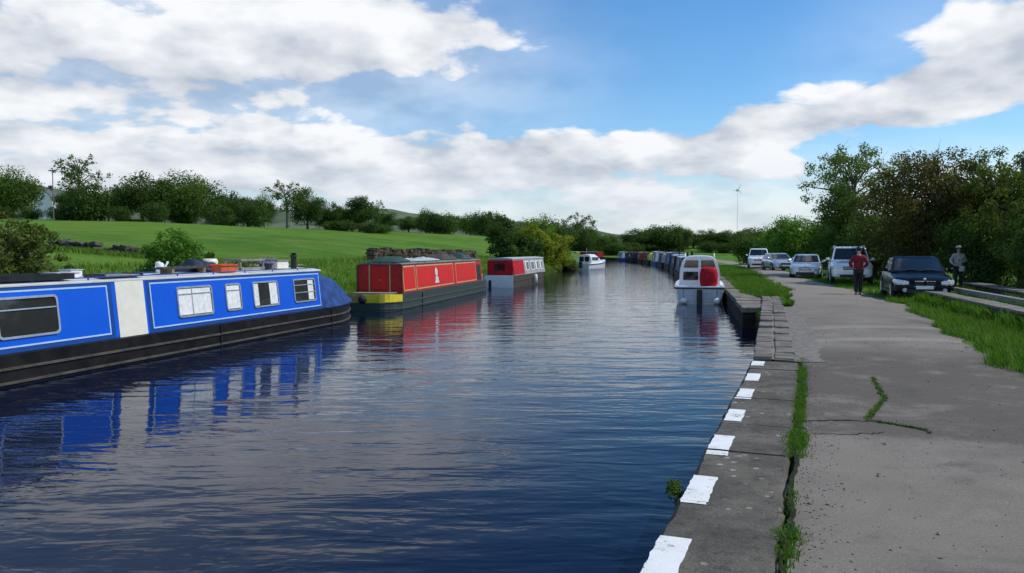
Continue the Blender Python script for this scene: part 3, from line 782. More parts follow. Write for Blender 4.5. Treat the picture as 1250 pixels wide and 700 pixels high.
t = roof_thing(bb, 'plastic_crate', 'orange red plastic crate in front of the navy tarpaulin', 'crate', 6.85, -.52)
mb = MB(); mb.box(-.33, .33, -.14, .14, 0, .02); mb.box(-.33, .33, -.14, -.12, .02, .19); mb.box(-.33, .33, .12, .14, .02, .19); mb.box(-.33, -.31, -.12, .12, .02, .19); mb.box(.31, .33, -.12, .12, .02, .19); mb.build('body', 'orange', t)
mb = MB(); mb.box(-.35, .35, -.165, -.142, .16, .2); mb.box(-.35, .35, .142, .165, .16, .2); mb.build('rim', 'orange', t)
t = roof_thing(bb, 'plant_pot', 'round cream plant pot with dark bushy plant on the blue boat', 'plant pot', 7.35, .25)
mb = MB(); mb.tube([(0, 0, 0), (0, 0, .1), (0, 0, .24), (0, 0, .31)], [.13, .19, .21, .17], 14); mb.build('pot', 'cream', t, smooth=True)
mb = MB()
for i in range(60):
    a = rnd.uniform(0, 6.28); rr_ = rnd.uniform(.02, .15); h_ = rnd.uniform(.28, .52); c_, s_ = math.cos(a), math.sin(a)
    mb.add([(c_ * rr_ * .4, s_ * rr_ * .4, .26), (c_ * rr_ - s_ * .03, s_ * rr_ + c_ * .03, h_ - .07), (c_ * rr_ * 1.1, s_ * rr_ * 1.1, h_), (c_ * rr_ + s_ * .03, s_ * rr_ - c_ * .03, h_ - .07)], [(0, 1, 2, 3)])
mb.build('foliage', 'leaf_dark', t)
t = roof_thing(bb, 'planter_crate', 'open slatted wooden crate with plants on the blue boat roof', 'crate', 8.2, -.2)
mb = MB()
for sx in (-.55, .5):
    for sy in (-.25, .2): mb.box(sx, sx + .05, sy, sy + .05, 0, .30)
for zz in (.02, .24): mb.box(-.55, .55, -.275, -.252, zz, zz + .055); mb.box(-.55, .55, .252, .275, zz, zz + .055)
mb.box(-.57, -.552, -.25, .25, .24, .295); mb.box(.552, .57, -.25, .25, .24, .295); mb.build('frame', 'wood_grey', t)
mb = MB()
for i in range(90):
    c = Vector((rnd.uniform(-.45, .45), rnd.uniform(-.18, .18), rnd.uniform(.05, .24))); d = Vector((rnd.gauss(0, 1), rnd.gauss(0, 1), rnd.gauss(0, 1))).normalized(); e = d.orthogonal().normalized()
    mb.add([c + d * .06, c + e * .03, c - d * .06, c - e * .03], [(0, 1, 2, 3)])
mb.build('foliage', 'leaf_dark', t)
t = roof_thing(bb, 'flower_tub', 'small tub of purple flowers beside the wooden crate', 'flower tub', 9.15, -.25)
mb = MB(); mb.tube([(0, 0, 0), (0, 0, .16)], [.15, .19], 12); mb.build('tub', 'tarp_navy', t)
mb = MB()
for i in range(70):
    c = Vector((rnd.gauss(0, .12), rnd.gauss(0, .12), rnd.uniform(.14, .32))); d = Vector((rnd.gauss(0, 1), rnd.gauss(0, 1), rnd.gauss(0, 1))).normalized(); e = d.orthogonal().normalized()
    mb.add([c + d * .035, c + e * .03, c - d * .035, c - e * .03], [(0, 1, 2, 3)])
mb.build('foliage', 'purple', t)
t = roof_thing(bb, 'roof_box', 'cream wooden roof box next to the black chimney', 'box', 9.8, -.2)
mb = MB(); mb.box(-.3, .3, -.2, .2, 0, .22); mb.build('body', 'cream', t, bevel=.012); mb = MB(); mb.box(-.33, .33, -.23, .23, .22, .25); mb.build('lid', 'wood_grey', t)

# --- the red boat: near corner at (-4.16,30.9), running (.194,.981)
u2 = Vector((.194, .981)); n2 = Vector((-.981, .194))
rb = Boat('red_narrowboat', 'red narrowboat with gold panel lines, yellow bow band and dark green hull', 'narrowboat', Vector((-4.16, 30.9)) + n2 * 1.04, u2, 1.04, .60, .12, 13.4, 1.72, tum=.10, inset=.06)
ol = [(-1.35, .55, .06), (-1.28, .72, .06), (-1.1, .86, .05), (-.75, .97, .03), (-.2, 1.04, 0), (4, 1.04, 0), (9, 1.04, 0), (13.4, 1.04, 0), (14.4, .96, .02), (15.0, .75, .06), (15.5, .4, .1), (15.7, .05, .12)]
rb.hull(ol, 'hull_green'); rb.cabin('red_dark'); rb.roof('roof_dark', over=.03, edge=.03)
for sd in (-1, 1):
    mb = MB(); L = []
    for (x, b, sh) in ol[:5]:
        yy = sd * b; L.append([(x - .004, yy - sd * .002, .31), (x - .014, yy + sd * .014, .33), (x - .014, yy + sd * .014, .58 + sh), (x - .004, yy - sd * .002, .585 + sh)])
    mb.loft(L); mb.build('bow_band', 'yellow' if sd < 0 else 'bow_brown', rb.root)
mb = MB()
L = [[(-1.352, -.55, .31), (-1.375, -.55, .33), (-1.375, -.55, .63), (-1.352, -.55, .635)], [(-1.352, .12, .31), (-1.375, .12, .33), (-1.375, .12, .63), (-1.352, .12, .635)]]
mb.loft(L); mb.build('bow_band', 'yellow', rb.root); mb = MB()
L = [[(-1.352, .123, .31), (-1.375, .123, .33), (-1.375, .123, .63), (-1.352, .123, .635)], [(-1.352, .55, .31), (-1.375, .55, .33), (-1.375, .55, .63), (-1.352, .55, .635)]]
mb.loft(L); mb.build('bow_band', 'bow_brown', rb.root)
rb.panel(.14, 1.72, .70, 1.64, 'red_paint'); rb.panel(1.92, 7.5, .70, 1.64, 'red_paint'); rb.panel(7.8, 12.0, .70, 1.64, 'red_paint')
rb.lines(.2, 1.72, .68, 1.66, 'gold', .05); rb.lines(1.88, 7.54, .68, 1.66, 'gold', .05); rb.lines(8.0, 12.05, .68, 1.66, 'gold', .05)
rb.panel(12.2, 13.1, .68, 1.5, 'black', 'side_hatch', .008)
# white emblem on the side: a plain figure-like mark
mb = MB()
for (x0, x1, z0, z1) in ((4.45, 5.05, .84, .92), (4.55, 4.98, .92, 1.10), (4.66, 4.86, 1.10, 1.20), (4.56, 4.92, 1.20, 1.44), (4.62, 4.80, 1.44, 1.50)): rb.side(mb, x0, x1, z0, z1, -.002, .010)
mb.build('emblem', 'gel_white', rb.root)
# end panels with doors
xe = rb.x1 - .006
for (y0, y1, mt) in ((-.9, -.48, 'red_dark'), (.44, .88, 'red_dark')):
    mb = MB(); mb.box(xe - .02, xe, y0, y1, .72, 1.62); mb.build('end_panel', mt, rb.root)
mb = MB(); mb.box(xe - .03, xe, -.40, .36, .66, 1.66); d = mb.build('door', 'red_dark', rb.root); mb = MB(); mb.box(xe - .034, xe - .0305, -.36, -.04, .76, 1.58); mb.box(xe - .034, xe - .0305, .0, .32, .76, 1.58); mb.build('door_panel', 'red_paint', d)
mb = MB(); mb.tube([(xe - .04, -.03, 1.12), (xe - .08, -.03, 1.12)], .025, 8); mb.build('handle', 'gold', d)
for y in (-.93, -.44, .40, .90):
    mb = MB(); mb.box(xe - .045, xe - .001, y - .022, y + .022, .64, 1.70); mb.build('corner_post', 'gold' if abs(y) < .5 else 'wood_dark', rb.root)
mb = MB(); mb.box(-.9, .1, -.75, .75, .625, .66); mb.build('foredeck', 'wood_grey', rb.root)
mb = MB(); mb.ball((-1.42, .1, .45), .16, seg=10, rg=6); mb.build('bow_fender', 'rubber', rb.root, smooth=True)
mb = MB(); mb.box(2.3, 2.35, -1.065, -1.045, -.2, .55); mb.build('hull_seam', 'black', rb.root)
mb = MB(); mb.box(13.55, 14.6, -.72, .72, .615, .95); mb.build('stern_locker', 'wood_grey', rb.root, bevel=.03)
mb = MB(); mb.tube([(14.4, 0, .7), (14.6, 0, 1.2), (13.9, 0, 1.32)], .03, 8); mb.build('tiller', 'red_paint', rb.root)
for (lab, x, y, lx, ly, h, mt, sdv) in (('dark green tarpaulin heap at the near end of the red boat roof', 1.1, -.1, 2.1, 1.2, .24, 'tarp_green', 11), ('pale grey sheet folded over the middle of the red boat roof', 4.6, -.15, 3.6, 1.1, .15, 'grey_panel', 12), ('dark bundled cover on the far half of the red boat roof', 8.6, .0, 2.6, 1.1, .36, 'wood_dark', 13), ('bright green sheet at the far end of the red boat roof', 11.6, -.1, 1.9, 1.1, .36, 'tarp_green', 14)):
    mound(rb, 'tarpaulin', lab, 'tarpaulin', x, y, lx, ly, h, mt, sdv)
for (x, y, lab) in ((3.0, -.35, 'pale roof ventilator on the red boat just past the green heap'), (7.0, -.3, 'pale roof ventilator on the red boat before the dark bundle')):
    pass
# --- the grey boat with red rear hood; corner at (0,48), running (.256,.967)
u3 = Vector((.256, .967)); n3 = Vector((-.967, .256))
gb = Boat('grey_cruiser', 'grey cabin boat with red canvas hood and white stern behind the red narrowboat', 'boat', Vector((.12, 48.3)) + n3 * .95, u3, .95, .72, .30, 9.0, 1.70, tum=.16, inset=.06)
ol = [(-.02, .93, 0), (.3, .95, 0), (3, .95, 0), (7, .95, .03), (8.6, .85, .08), (9.6, .57, .16), (10.2, .25, .22), (10.4, .04, .25)]
gb.hull(ol, 'wood_dark', strakes=(.42,)); gb.cabin('grey_cabin', rake=.08); gb.roof('grey_panel')
mb = MB(); mb.box(-.055, -.024, -.91, .91, -.02, .74); mb.build('transom', 'gel_white', gb.root, bevel=.01)
mb = MB(); mb.box(-.14, -.06, .45, .62, -.3, .45); mb.build('outboard_leg', 'black', gb.root, bevel=.03)
mb = MB(); rings = []
for x, f in ((.15, .93), (.5, 1.0), (1.6, 1.03), (2.86, 1.0)):
    rg = []
    for k in range(11):
        t = k / 10 * math.pi; yy = -math.cos(t); rg.append((x + (.25 * (1 - math.sin(t)) * 0), .88 * math.copysign(abs(yy) ** .6, yy), .73 + .92 * f * math.sin(t) ** .45 * (1 + rnd.uniform(-.015, .015))))
    rings.append(rg)
mb = MB(); gb.side(mb, .28, 3.0, .78, 1.64, -.01, .02); mb.box(.255, .298, -.80, .80, .76, 1.64); mb.build('canvas_hood', 'red_canvas', gb.root)
mb = MB(); mb.box(.24, .2545, -.30, .35, 1.0, 1.45); mb.build('hood_window', 'dark_glass', gb.root)
for (a, b, c) in ((3.3, 4.3, [(3.35, 3.6)]), (4.8, 5.8, [(4.85, 5.0)]), (6.2, 7.1, [(6.25, 6.6)]), (7.5, 8.4, [(7.55, 7.9)])): gb.window(a, b, .95, 1.55, curtain=c, frame='gel_white', fw=.06)
for x, lab in ((5.0, 'white sausage fender hanging on the side of the grey boat'),):
    t = thing('boat_fender', lab, 'fender', gb.W(x, -1.13, .12), gb.root.rotation_euler.z)
    mb = MB(); mb.tube([(0, 0, -.05), (0, 0, .0), (0, 0, .5), (0, 0, .56)], [.05, .12, .12, .05], 12); mb.build('body', 'fender', t, smooth=True); mb = MB(); mb.tube([(0, 0, .56), (0, .05, .64)], .012, 6); mb.build('rope', 'wood_grey', t)

# ------------------------------------------------------------------ glass-fibre cruisers
def cruiser(name, label, loc, rz, L=7.0, B=1.05, group=None):
    t = thing(name, label, 'motor cruiser', (loc[0], loc[1], WATER), rz, group)
    st = [(0, .93, 0), (.6, 1, 0), (2.2, 1.02, .02), (3.8, 1.0, .08), (5.0, .82, .18), (6.0, .50, .28), (6.7, .20, .36), (7.0, .03, .40)]
    mb = MB(); rings = []
    for (x, b, sh) in st:
        x = x * L / 7; b *= B; zt = .72 + sh
        rings.append([(x, -b * .25, -.35), (x, -b * .80, -.12), (x, -b * .92, .18), (x, -b, zt), (x, -b + min(.08, b * .6), zt + .03), (x, b - min(.08, b * .6), zt + .03), (x, b, zt), (x, b * .92, .18), (x, b * .80, -.12), (x, b * .25, -.35)])
    mb.loft(rings); mb.build('hull', 'gel_white', t)
    for sd in (-1, 1):
        mb = MB(); rr_ = []
        for (x, b, sh) in st:
            x = x * L / 7; yy = sd * b * B; zt = .66 + sh; rr_.append([(x, yy - sd * .01, zt - .03), (x, yy + sd * .03, zt - .02), (x, yy + sd * .03, zt + .03), (x, yy - sd * .01, zt + .04)])
        mb.loft(rr_); mb.build('rubbing_strake', 'trim', t)
    return t
t = cruiser('white_cruiser', 'white motor cruiser seen from its stern with a red covered motor beside the towpath', (7.93, 33.9), math.atan2(.975, .222), L=7.2)
mb = MB(); mb.add([(-.012, -.93, .60), (-.012, .93, .60), (-.012, .83, .06), (-.012, -.83, .06)], [(0, 1, 2, 3)]); mb.add([(-.03, -.93, .60), (-.03, .93, .60), (-.03, .83, .06), (-.03, -.83, .06)], [(0, 1, 2, 3)])
mb = MB(); mb.hexa([(-.002, -.84, .05), (-.002, .84, .05), (-.002, .93, .62), (-.002, -.93, .62)], [(-.03, -.84, .05), (-.03, .84, .05), (-.03, .93, .62), (-.03, -.93, .62)]); mb.build('transom', 'gel_shaded', t)
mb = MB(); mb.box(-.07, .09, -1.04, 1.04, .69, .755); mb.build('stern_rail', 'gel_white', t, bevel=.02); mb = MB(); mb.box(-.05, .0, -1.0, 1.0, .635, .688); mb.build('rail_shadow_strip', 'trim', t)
# arched cabin and screen, set over the cockpit
def arch(x, hw, z0, z1, n=14, e=.5):
    return [(x, math.copysign(abs(math.cos(math.pi * k / n)) ** e, -math.cos(math.pi * k / n)) * hw, z0 + (z1 - z0) * math.sin(math.pi * k / n) ** .62) for k in range(n + 1)]
mb = MB(); mb.loft([arch(.95, .86, .75, 2.02), arch(1.2, .86, .75, 2.06), arch(2.8, .84, .75, 2.0), arch(3.4, .80, .76, 1.75), arch(4.4, .62, .80, 1.32), arch(5.2, .4, .9, 1.1)]); mb.build('cabin', 'gel_white', t, smooth=False)
for (y0, y1, z0, z1) in ((-.06, -.68, 1.52, 1.84), (.06, .68, 1.52, 1.84), (.06, .70, .98, 1.34), (-.06, -.70, .98, 1.34)):
    a, b = min(y0, y1), max(y0, y1); sl = .10 if z0 > 1.4 else .02
    mb = MB(); q = [(a if a > 0 or y0 > 0 else a + 0, z0), (b, z0), (b - (sl if b > .3 else 0), z1), (a + (sl if a < -.3 else 0), z1)]
    mb.hexa([(.948, y, z_) for y, z_ in q], [(.925, y, z_) for y, z_ in q]); f = mb.build('window', 'dark_glass', t, bevel=.008)
    mb = MB(); mb.box(.918, .9245, (a + b) / 2 - .2, (a + b) / 2 + .2, z0 + .02, z0 + .035); mb.build('sill', 'trim', f)
for (y0, y1) in ((-1.0, -.86), (.86, 1.0)): mb = MB(); mb.box(.0, .94, y0, y1, .757, .80); mb.build('cockpit_coaming', 'gel_white', t, bevel=.02)
mb = MB(); rings = []
for (zz, f) in ((.76, .86), (.9, .96), (1.1, 1.0), (1.28, .98), (1.44, .90), (1.53, .66), (1.56, .22)):
    rings.append([(.30 + .27 * f * math.copysign(abs(math.cos(k * math.tau / 16)) ** .7, math.cos(k * math.tau / 16)), -.37 + .38 * f * math.copysign(abs(math.sin(k * math.tau / 16)) ** .7, math.sin(k * math.tau / 16)) * (1 + .06 * math.sin(k * 3)), zz + rnd.uniform(-.03, .03)) for k in range(16)])
mb.loft(rings); mb.build('motor_cover', 'red_canvas', t, smooth=True)
mb = MB(); mb.box(-.20, -.035, -.11, .11, -.45, .62); mb.build('outboard_leg', 'black', t, bevel=.03)
mb = MB(); mb.tube([(.98, -.62, 1.96), (1.6, -.62, 2.14), (2.6, -.62, 2.08)], .02, 6); mb.tube([(.98, .62, 1.96), (1.6, .62, 2.14), (2.6, .62, 2.08)], .02, 6); mb.build('roof_rail', 'gel_white', t)
ct, st_ = math.cos(t.rotation_euler.z), math.sin(t.rotation_euler.z)
for (yl, lab) in ((.66, 'round white fender on the left of the cruiser stern'), (-.72, 'round white fender on the right of the cruiser stern')):
    lx = -.16; f = thing('boat_fender', lab, 'fender', (t.location.x + ct * lx - st_ * yl, t.location.y + st_ * lx + ct * yl, WATER + .13), t.rotation_euler.z)
    mb = MB(); mb.ball((0, 0, .0), .14, sy=1.2); mb.build('body', 'fender', f, smooth=True); mb = MB(); mb.tube([(0, 0, .13), (.10, 0, .45), (.14, 0, .62)], .012, 6); mb.build('rope', 'wood_grey', f)
# the white cruiser far off on the left bank
t = cruiser('white_cruiser', 'small white motor cruiser moored far off against the left bank', (10.6, 93.2), math.atan2(.62, -.30) , L=6.6, B=1.1)
t.location = (7.7, 89.6, WATER); t.rotation_euler.z = math.atan2(.87, .49)
mb = MB(); mb.loft([arch(.9, .85, .72, 1.75), arch(2.6, .84, .72, 1.8), arch(3.4, .78, .76, 1.55), arch(4.6, .5, .85, 1.15)]); mb.build('cabin', 'gel_white', t)
for sd in (-1, 1):
    mb = MB(); mb.hexa([(1.2, sd * .80, 1.15), (2.9, sd * .80, 1.15), (2.9, sd * .74, 1.45), (1.2, sd * .74, 1.45)], [(1.2, sd * .90, 1.15), (2.9, sd * .90, 1.15), (2.9, sd * .86, 1.45), (1.2, sd * .86, 1.45)]); mb.build('window', 'dark_glass', t)
mb = MB(); mb.box(.86, .895, -.6, -.06, .95, 1.5); mb.box(.86, .895, .06, .6, .95, 1.5); mb.build('cockpit_screen', 'dark_glass', t)
mb = MB(); mb.tube([(1.5, 0, 1.74), (1.5, 0, 2.5)], .025, 6); mb.build('mast', 'alloy', t)
mb = MB(); mb.box(-.22, -.03, -.2, .2, .3, .95); mb.build('outboard_motor', 'trim', t, bevel=.05)

# ------------------------------------------------------------------ moored boats down the right bank and round the bend
def far_boat(k, D, off, L, hullm, cabm, roofm, top, tent=None, label='', rot=0.):
    xx = float(xat(RB, D)) - off; x2 = float(xat(RB, D + 5)) - off
    uu = Vector((x2 - xx, 5)).normalized(); uu = Vector((uu.x * math.cos(rot) - uu.y * math.sin(rot), uu.x * math.sin(rot) + uu.y * math.cos(rot)))
    b = Boat('moored_narrowboat', label, 'narrowboat', (xx, D), uu, 1.02, .62, 1.6, L - 2.6, top, group='boats moored along the right bank')
    b.hull(bow_outline(0, L, 1.02, stern=.6, bow=2.0), hullm, strakes=(.3,)); b.cabin(cabm); b.roof(roofm)
    for i in range(int((L - 5) / 2)):
        x = 2.2 + i * 2.0
        if x + .9 > L - 3: break
        # the side towards the water
        mb = MB(); f0 = .45; y0 = b.yb + (b.yt - b.yb) * .35; y1 = b.yb + (b.yt - b.yb) * .8
        mb.hexa([(x, y0, 1.0), (x + .9, y0, 1.0), (x + .9, y1, 1.45), (x, y1, 1.45)], [(x, y0 + .02, 1.0), (x + .9, y0 + .02, 1.0), (x + .9, y1 + .02, 1.45), (x, y1 + .02, 1.45)]); mb.build('window', 'dark_glass' if (i + k) % 3 else 'curtain', b.root)
    mb = MB(); mb.box(1.57, 1.597, -.35, .35, .68, top - .08); mb.build('rear_door', tent or 'wood_dark', b.root)
    if tent:
        mb = MB(); mb.loft([arch(.25, .85, .66, top - .1), arch(.6, .92, .66, top + .05), arch(1.55, .92, .66, top + .1)]); mb.build('stern_hood', tent, b.root)
    mb = MB(); mb.tube([(3.0, .3, top), (3.0, .3, top + .45)], .07, 8); mb.build('chimney', 'black', b.root)
    return b
FB = [(45, 1.15, 13, 'hull_black', 'hull_black', 'wood_dark', 1.75, 'black', 'dark narrowboat with black hood moored just ahead of the white cruiser'),
      (59, 1.15, 14, 'hull_black', 'boat_blue_dark', 'grey_panel', 1.65, 'tarp_navy', 'dark blue narrowboat second in the row ahead of the cruiser'),
      (74, 1.15, 13, 'hull_black', 'tarp_navy', 'roof_white', 1.7, None, 'navy narrowboat with a pale roof, third in the row ahead of the cruiser'),
      (88, 1.2, 11, 'hull_black', 'boat_blue_dark', 'grey_panel', 1.9, 'tarp_blue', 'dark blue cabined boat with blue hood in the moored row'),
      (100, 1.2, 10, 'hull_black', 'tarp_navy', 'wood_grey', 1.8, 'grey_cabin', 'navy narrowboat with grey hood in the moored row'),
      (111, 1.2, 10, 'boat_blue_dark', 'gel_white', 'roof_white', 1.95, None, 'white cabined boat standing tallest in the moored row'),
      (122, 1.2, 11, 'hull_black', 'hull_green', 'wood_dark', 1.75, 'yellow', 'green narrowboat with yellow hood in the moored row'),
      (134, 1.2, 11, 'hull_black', 'red_dark', 'wood_grey', 1.75, None, 'dull red narrowboat near the bend of the canal'),
      (146, 1.2, 10, 'hull_black', 'tarp_navy', 'red_dark', 1.8, 'tarp_navy', 'navy boat with a reddish roof near the bend of the canal'),
      (157, 1.4, 10, 'boat_blue_dark', 'gel_white', 'grey_panel', 1.8, None, 'last white boat in the moored row at the bend')]
for k, a in enumerate(FB): far_boat(k, a[0], a[1], a[2], a[3], a[4], a[5], a[6], a[7], a[8])
for k, (x, y, ang, L, hm, cm, tent, lab) in enumerate(((19.5, 171, 118, 11, 'hull_black', 'red_dark', None, 'dark red narrowboat lying across the bend, nearest the right row'), (11.5, 183.5, 125, 10, 'hull_black', 'gel_white', None, 'white narrowboat lying across the bend by the far left bank'), (15.6, 177.5, 122, 8, 'hull_black', 'wood_dark', 'yellow', 'brown boat with yellow hood lying across the bend between two others'))):
    b = Boat('moored_narrowboat', lab, 'narrowboat', (x, y), (math.cos(R(ang)), math.sin(R(ang))), 1.02, .62, 1.4, L - 2.2, 1.75, group='boats moored across the bend')
    b.hull(bow_outline(0, L, 1.02, stern=.6, bow=1.8), hm, strakes=(.3,)); b.cabin(cm); b.roof('roof_white' if k else 'wood_grey')
    for i in range(3):
        mb = MB(); y0 = b.yb + (b.yt - b.yb) * .35; y1 = b.yb + (b.yt - b.yb) * .8; xq = 2.0 + i * 1.9
        mb.hexa([(xq, y0, 1.0), (xq + .8, y0, 1.0), (xq + .8, y1, 1.45), (xq, y1, 1.45)], [(xq, y0 + .02, 1.0), (xq + .8, y0 + .02, 1.0), (xq + .8, y1 + .02, 1.45), (xq, y1 + .02, 1.45)]); mb.build('window', 'dark_glass', b.root)
    if tent:
        mb = MB(); mb.loft([arch(.25, .85, .66, 1.65), arch(.6, .92, .66, 1.8), arch(1.38, .92, .66, 1.85)]); mb.build('stern_hood', tent, b.root)
# ------------------------------------------------------------------ cars
def car(name, label, loc, heading, paint, L=4.6, Wd=1.82, H=1.46, kind='saloon', group='cars parked along the towpath'):
    """local: +x is the front of the car, z=0 the ground"""
    t = thing(name, label, 'car', (loc[0], loc[1], loc[2]), heading, group)
    hw = Wd / 2
    P = {'saloon': dict(hood=.86, belt=.94, deck=.98, ws0=.93, ws1=.10, rf=-1.05, rr=-1.72, clr=.20, wr=.325),
         'suv': dict(hood=1.10, belt=1.16, deck=1.16, ws0=1.02, ws1=.38, rf=-1.75, rr=-2.10, clr=.30, wr=.38),
         'hatch': dict(hood=.88, belt=.95, deck=.96, ws0=.98, ws1=.18, rf=-1.35, rr=-1.85, clr=.20, wr=.31)}[kind]
    f = L / 2
    # station: x, halfwidth factor, z bottom, z top
    hood, belt, deck = P['hood'], P['belt'], P['deck']; c = P['clr']
    st = [(f, .66, c + .12, hood - .30), (f - .06, .84, c + .02, hood - .18), (f - .22, .95, c, hood - .09), (f - .55, 1.0, c, hood - .03), (P['ws0'] + .15, 1.0, c, hood + .03), (P['ws0'] - .25, 1.0, c, belt - .02), (0, 1.0, c, belt), (-1.0, 1.0, c, belt + .01), (P['rr'] + .1, .99, c, deck), (-f + .30, .96, c, deck - .02), (-f + .08, .88, c + .03, deck - .08), (-f, .74, c + .14, deck - .22)]
    rings = []
    for (x, wf, zb, zt) in st:
        w_ = hw * wf; m_ = zb + (zt - zb) * .55
        half = [(w_ * .86, zb), (w_ * .97, zb + .06), (w_, zb + (m_ - zb) * .6), (w_ * .995, m_), (w_ * .97, zt - .07), (w_ * .90, zt - .005), (w_ * .45, zt + .025)]
        rings.append([(x, -a, b) for a, b in half] + [(x, a, b) for a, b in half[::-1]])
    mb = MB(); mb.loft(rings); body = mb.build('body', paint, t, smooth=True, sub=1)
    # greenhouse
    def gring(z, fr):  # fr 0 at belt .. 1 at roof
        xf = P['ws0'] + (P['ws1'] - P['ws0']) * fr; xr = (P['rr']) + (P['rf'] - P['rr']) * fr
        yy = hw * (.93 - .17 * fr); return xf, xr, yy, z
    zb, zt = belt - .03, H - .05
    A = gring(zb, 0); B_ = gring(zb + (zt - zb) * .55, .55); C_ = gring(zt, 1)
    def rg(g, bow=.07):
        xf, xr, yy, z_ = g
        return [(xf - .10, -yy, z_), (xf - .02, -yy * .75, z_), (xf + bow * .5, -yy * .3, z_), (xf + bow * .5, yy * .3, z_), (xf - .02, yy * .75, z_), (xf - .10, yy, z_), (xr + .08, yy, z_), (xr, yy * .7, z_), (xr, -yy * .7, z_), (xr + .08, -yy, z_)]
    top = gring(H, 1.0); tx = (top[0] - .12, top[1] + .12, top[2] - .10, H)
    mb = MB(); mb.loft([rg(A), rg(B_), rg(C_), rg(tx, .03)]); mb.build('cabin', paint, t, smooth=False, bevel=.03)
    # glass: built on the same slopes, 6 mm proud
    def gpt(fr, where, s, out=.012):
        z_ = zb + (zt - zb) * fr; xf, xr, yy, _ = gring(z_, fr)
        if where == 'f':
            a = abs(s); xx = xf + (.035 if a <= .3 else .035 - .055 * (a - .3) / .45 if a <= .75 else -.02 - .08 * (a - .75) / .25); return (xx + out, s * yy, z_ + out * .7)
        if where == 'r': return (xr - out - .002, s * yy, z_ + out * .7)
        sd = 1 if where == 'L' else -1; return (s, sd * (yy + out), z_ + out * .3)
    mb = MB(); cols = [-.90, -.75, -.3, .3, .75, .90]; frs = [.10, .52, .93]
    mb.loft([[gpt(fr, 'f', s_) for s_ in cols] for fr in frs], caps=False, closed=False); g = mb.build('windscreen', 'dark_glass', t, smooth=True)
    mb = MB(); mb.tube([gpt(.12, 'f', -.5, .03), gpt(.16, 'f', -.05, .03)], .012, 5); mb.tube([gpt(.12, 'f', .1, .03), gpt(.16, 'f', .6, .03)], .012, 5); mb.build('wiper', 'trim', g)
    mb = MB(); mb.loft([[gpt(fr, 'r', s_) for s_ in (-.68, 0, .68)] for fr in (.15, .9)], caps=False, closed=False); mb.build('rear_window', 'dark_glass', t)
    for w_ in 'LR':
        xm = -.35 if kind != 'suv' else -.25
        for (a0, a1, b0, b1) in ((lambda fr: P['ws0'] + (P['ws1'] - P['ws0']) * fr - .20, lambda fr: xm + .05, .12, .9), (lambda fr: xm - .05, lambda fr: P['rr'] + (P['rf'] - P['rr']) * fr + .22, .12, .9)):
            mb = MB(); mb.add([gpt(b0, w_, a0(b0)), gpt(b0, w_, a1(b0)), gpt(b1, w_, a1(b1)), gpt(b1, w_, a0(b1))], [(0, 1, 2, 3)]); mb.build('side_window', 'dark_glass', t)
        sd = 1 if w_ == 'L' else -1
        mb = MB(); mb.ball((P['ws0'] - .32, sd * (hw + .10), belt + .07), .10, sx=.7, sz=.75, seg=10, rg=6); mb.tube([(P['ws0'] - .34, sd * (hw - .08), belt + .01), (P['ws0'] - .32, sd * (hw + .06), belt + .04)], .03, 6); mb.build('door_mirror', paint, t, smooth=True)
        mb = MB(); mb.box(-.25, -.07, sd * hw - .012, sd * hw + .014, belt - .16, belt - .13); mb.box(-1.2, -1.02, sd * hw - .012, sd * hw + .014, belt - .16, belt - .13); mb.build('door_handle', 'chrome' if kind == 'saloon' else paint, t)
        mb = MB(); mb.box(-f + .9, f - .9, sd * hw - .02 if sd > 0 else sd * hw - .006, sd * hw + .006 if sd > 0 else sd * hw + .02, c + .02, c + .12); mb.build('sill_trim', 'trim', t)
        # headlights wrap the corner
        mb = MB(); zl = hood - .26
        pts = []
        for (xx, yy) in ((f - .015, .50 * hw), (f - .03, .66 * hw), (f - .10, .82 * hw), (f - .26, .945 * hw), (f - .46, .985 * hw)): pts.append((xx, sd * yy))
        L1 = []
        for i, (xx, yy) in enumerate(pts):
            h_ = (.05, .075, .09, .085, .03)[i]; cz = zl + (0, .005, .015, .035, .06)[i]
            L1.append([(xx + .012, yy + sd * .012, cz - h_), (xx + .020, yy + sd * .018, cz), (xx - .01, yy + sd * .008, cz + h_)])
        mb.loft(L1, caps=False, closed=False); mb.build('headlight', 'lamp', t, smooth=True)
        mb = MB(); mb.disc_x((0, 0, 0), .001, .07, .03, seg=14); fo = mb.build('fog_lamp', 'lamp', t); fo.location = (f - .03, sd * hw * .64, c + .16); fo.rotation_euler = (0, 0, R(90))
        mb = MB(); mb.box(-f - .004, -f + .12, sd * hw * .78 - .10, sd * hw * .78 + .10, deck - .30, deck - .12); mb.build('tail_light', 'red_paint', t, bevel=.02)
    # wheels in dark arches
    for xw in (f - .86, -f + .88):
        for sd in (-1, 1):
            r_ = P['wr']
            mb = MB(); mb.disc_x((xw, sd * (hw - .045), r_ + .01), .001, r_ + .075, .10, seg=28); mb.build('wheel_arch', 'trim', t)
            mb = MB(); mb.disc_x((xw, sd * (hw - .09), r_), r_ * .62, r_, .215, seg=28); ty = mb.build('wheel', 'rubber', t, bevel=.02)
            mb = MB(); mb.disc_x((xw, sd * (hw - .07), r_), .001, r_ * .12, .20)
            for k in range(7):
                a = k * math.tau / 7; mb.tube([(xw + .03 * math.cos(a), sd * (hw + .005), r_ + .03 * math.sin(a)), (xw + r_ * .6 * math.cos(a), sd * (hw - .005), r_ + r_ * .6 * math.sin(a))], .03, 6)
            mb.disc_x((xw, sd * (hw - .09), r_), r_ * .56, r_ * .64, .20); mb.build('rim', 'rim', ty)
    # nose: grille, bumper, plate
    zg = hood - .30
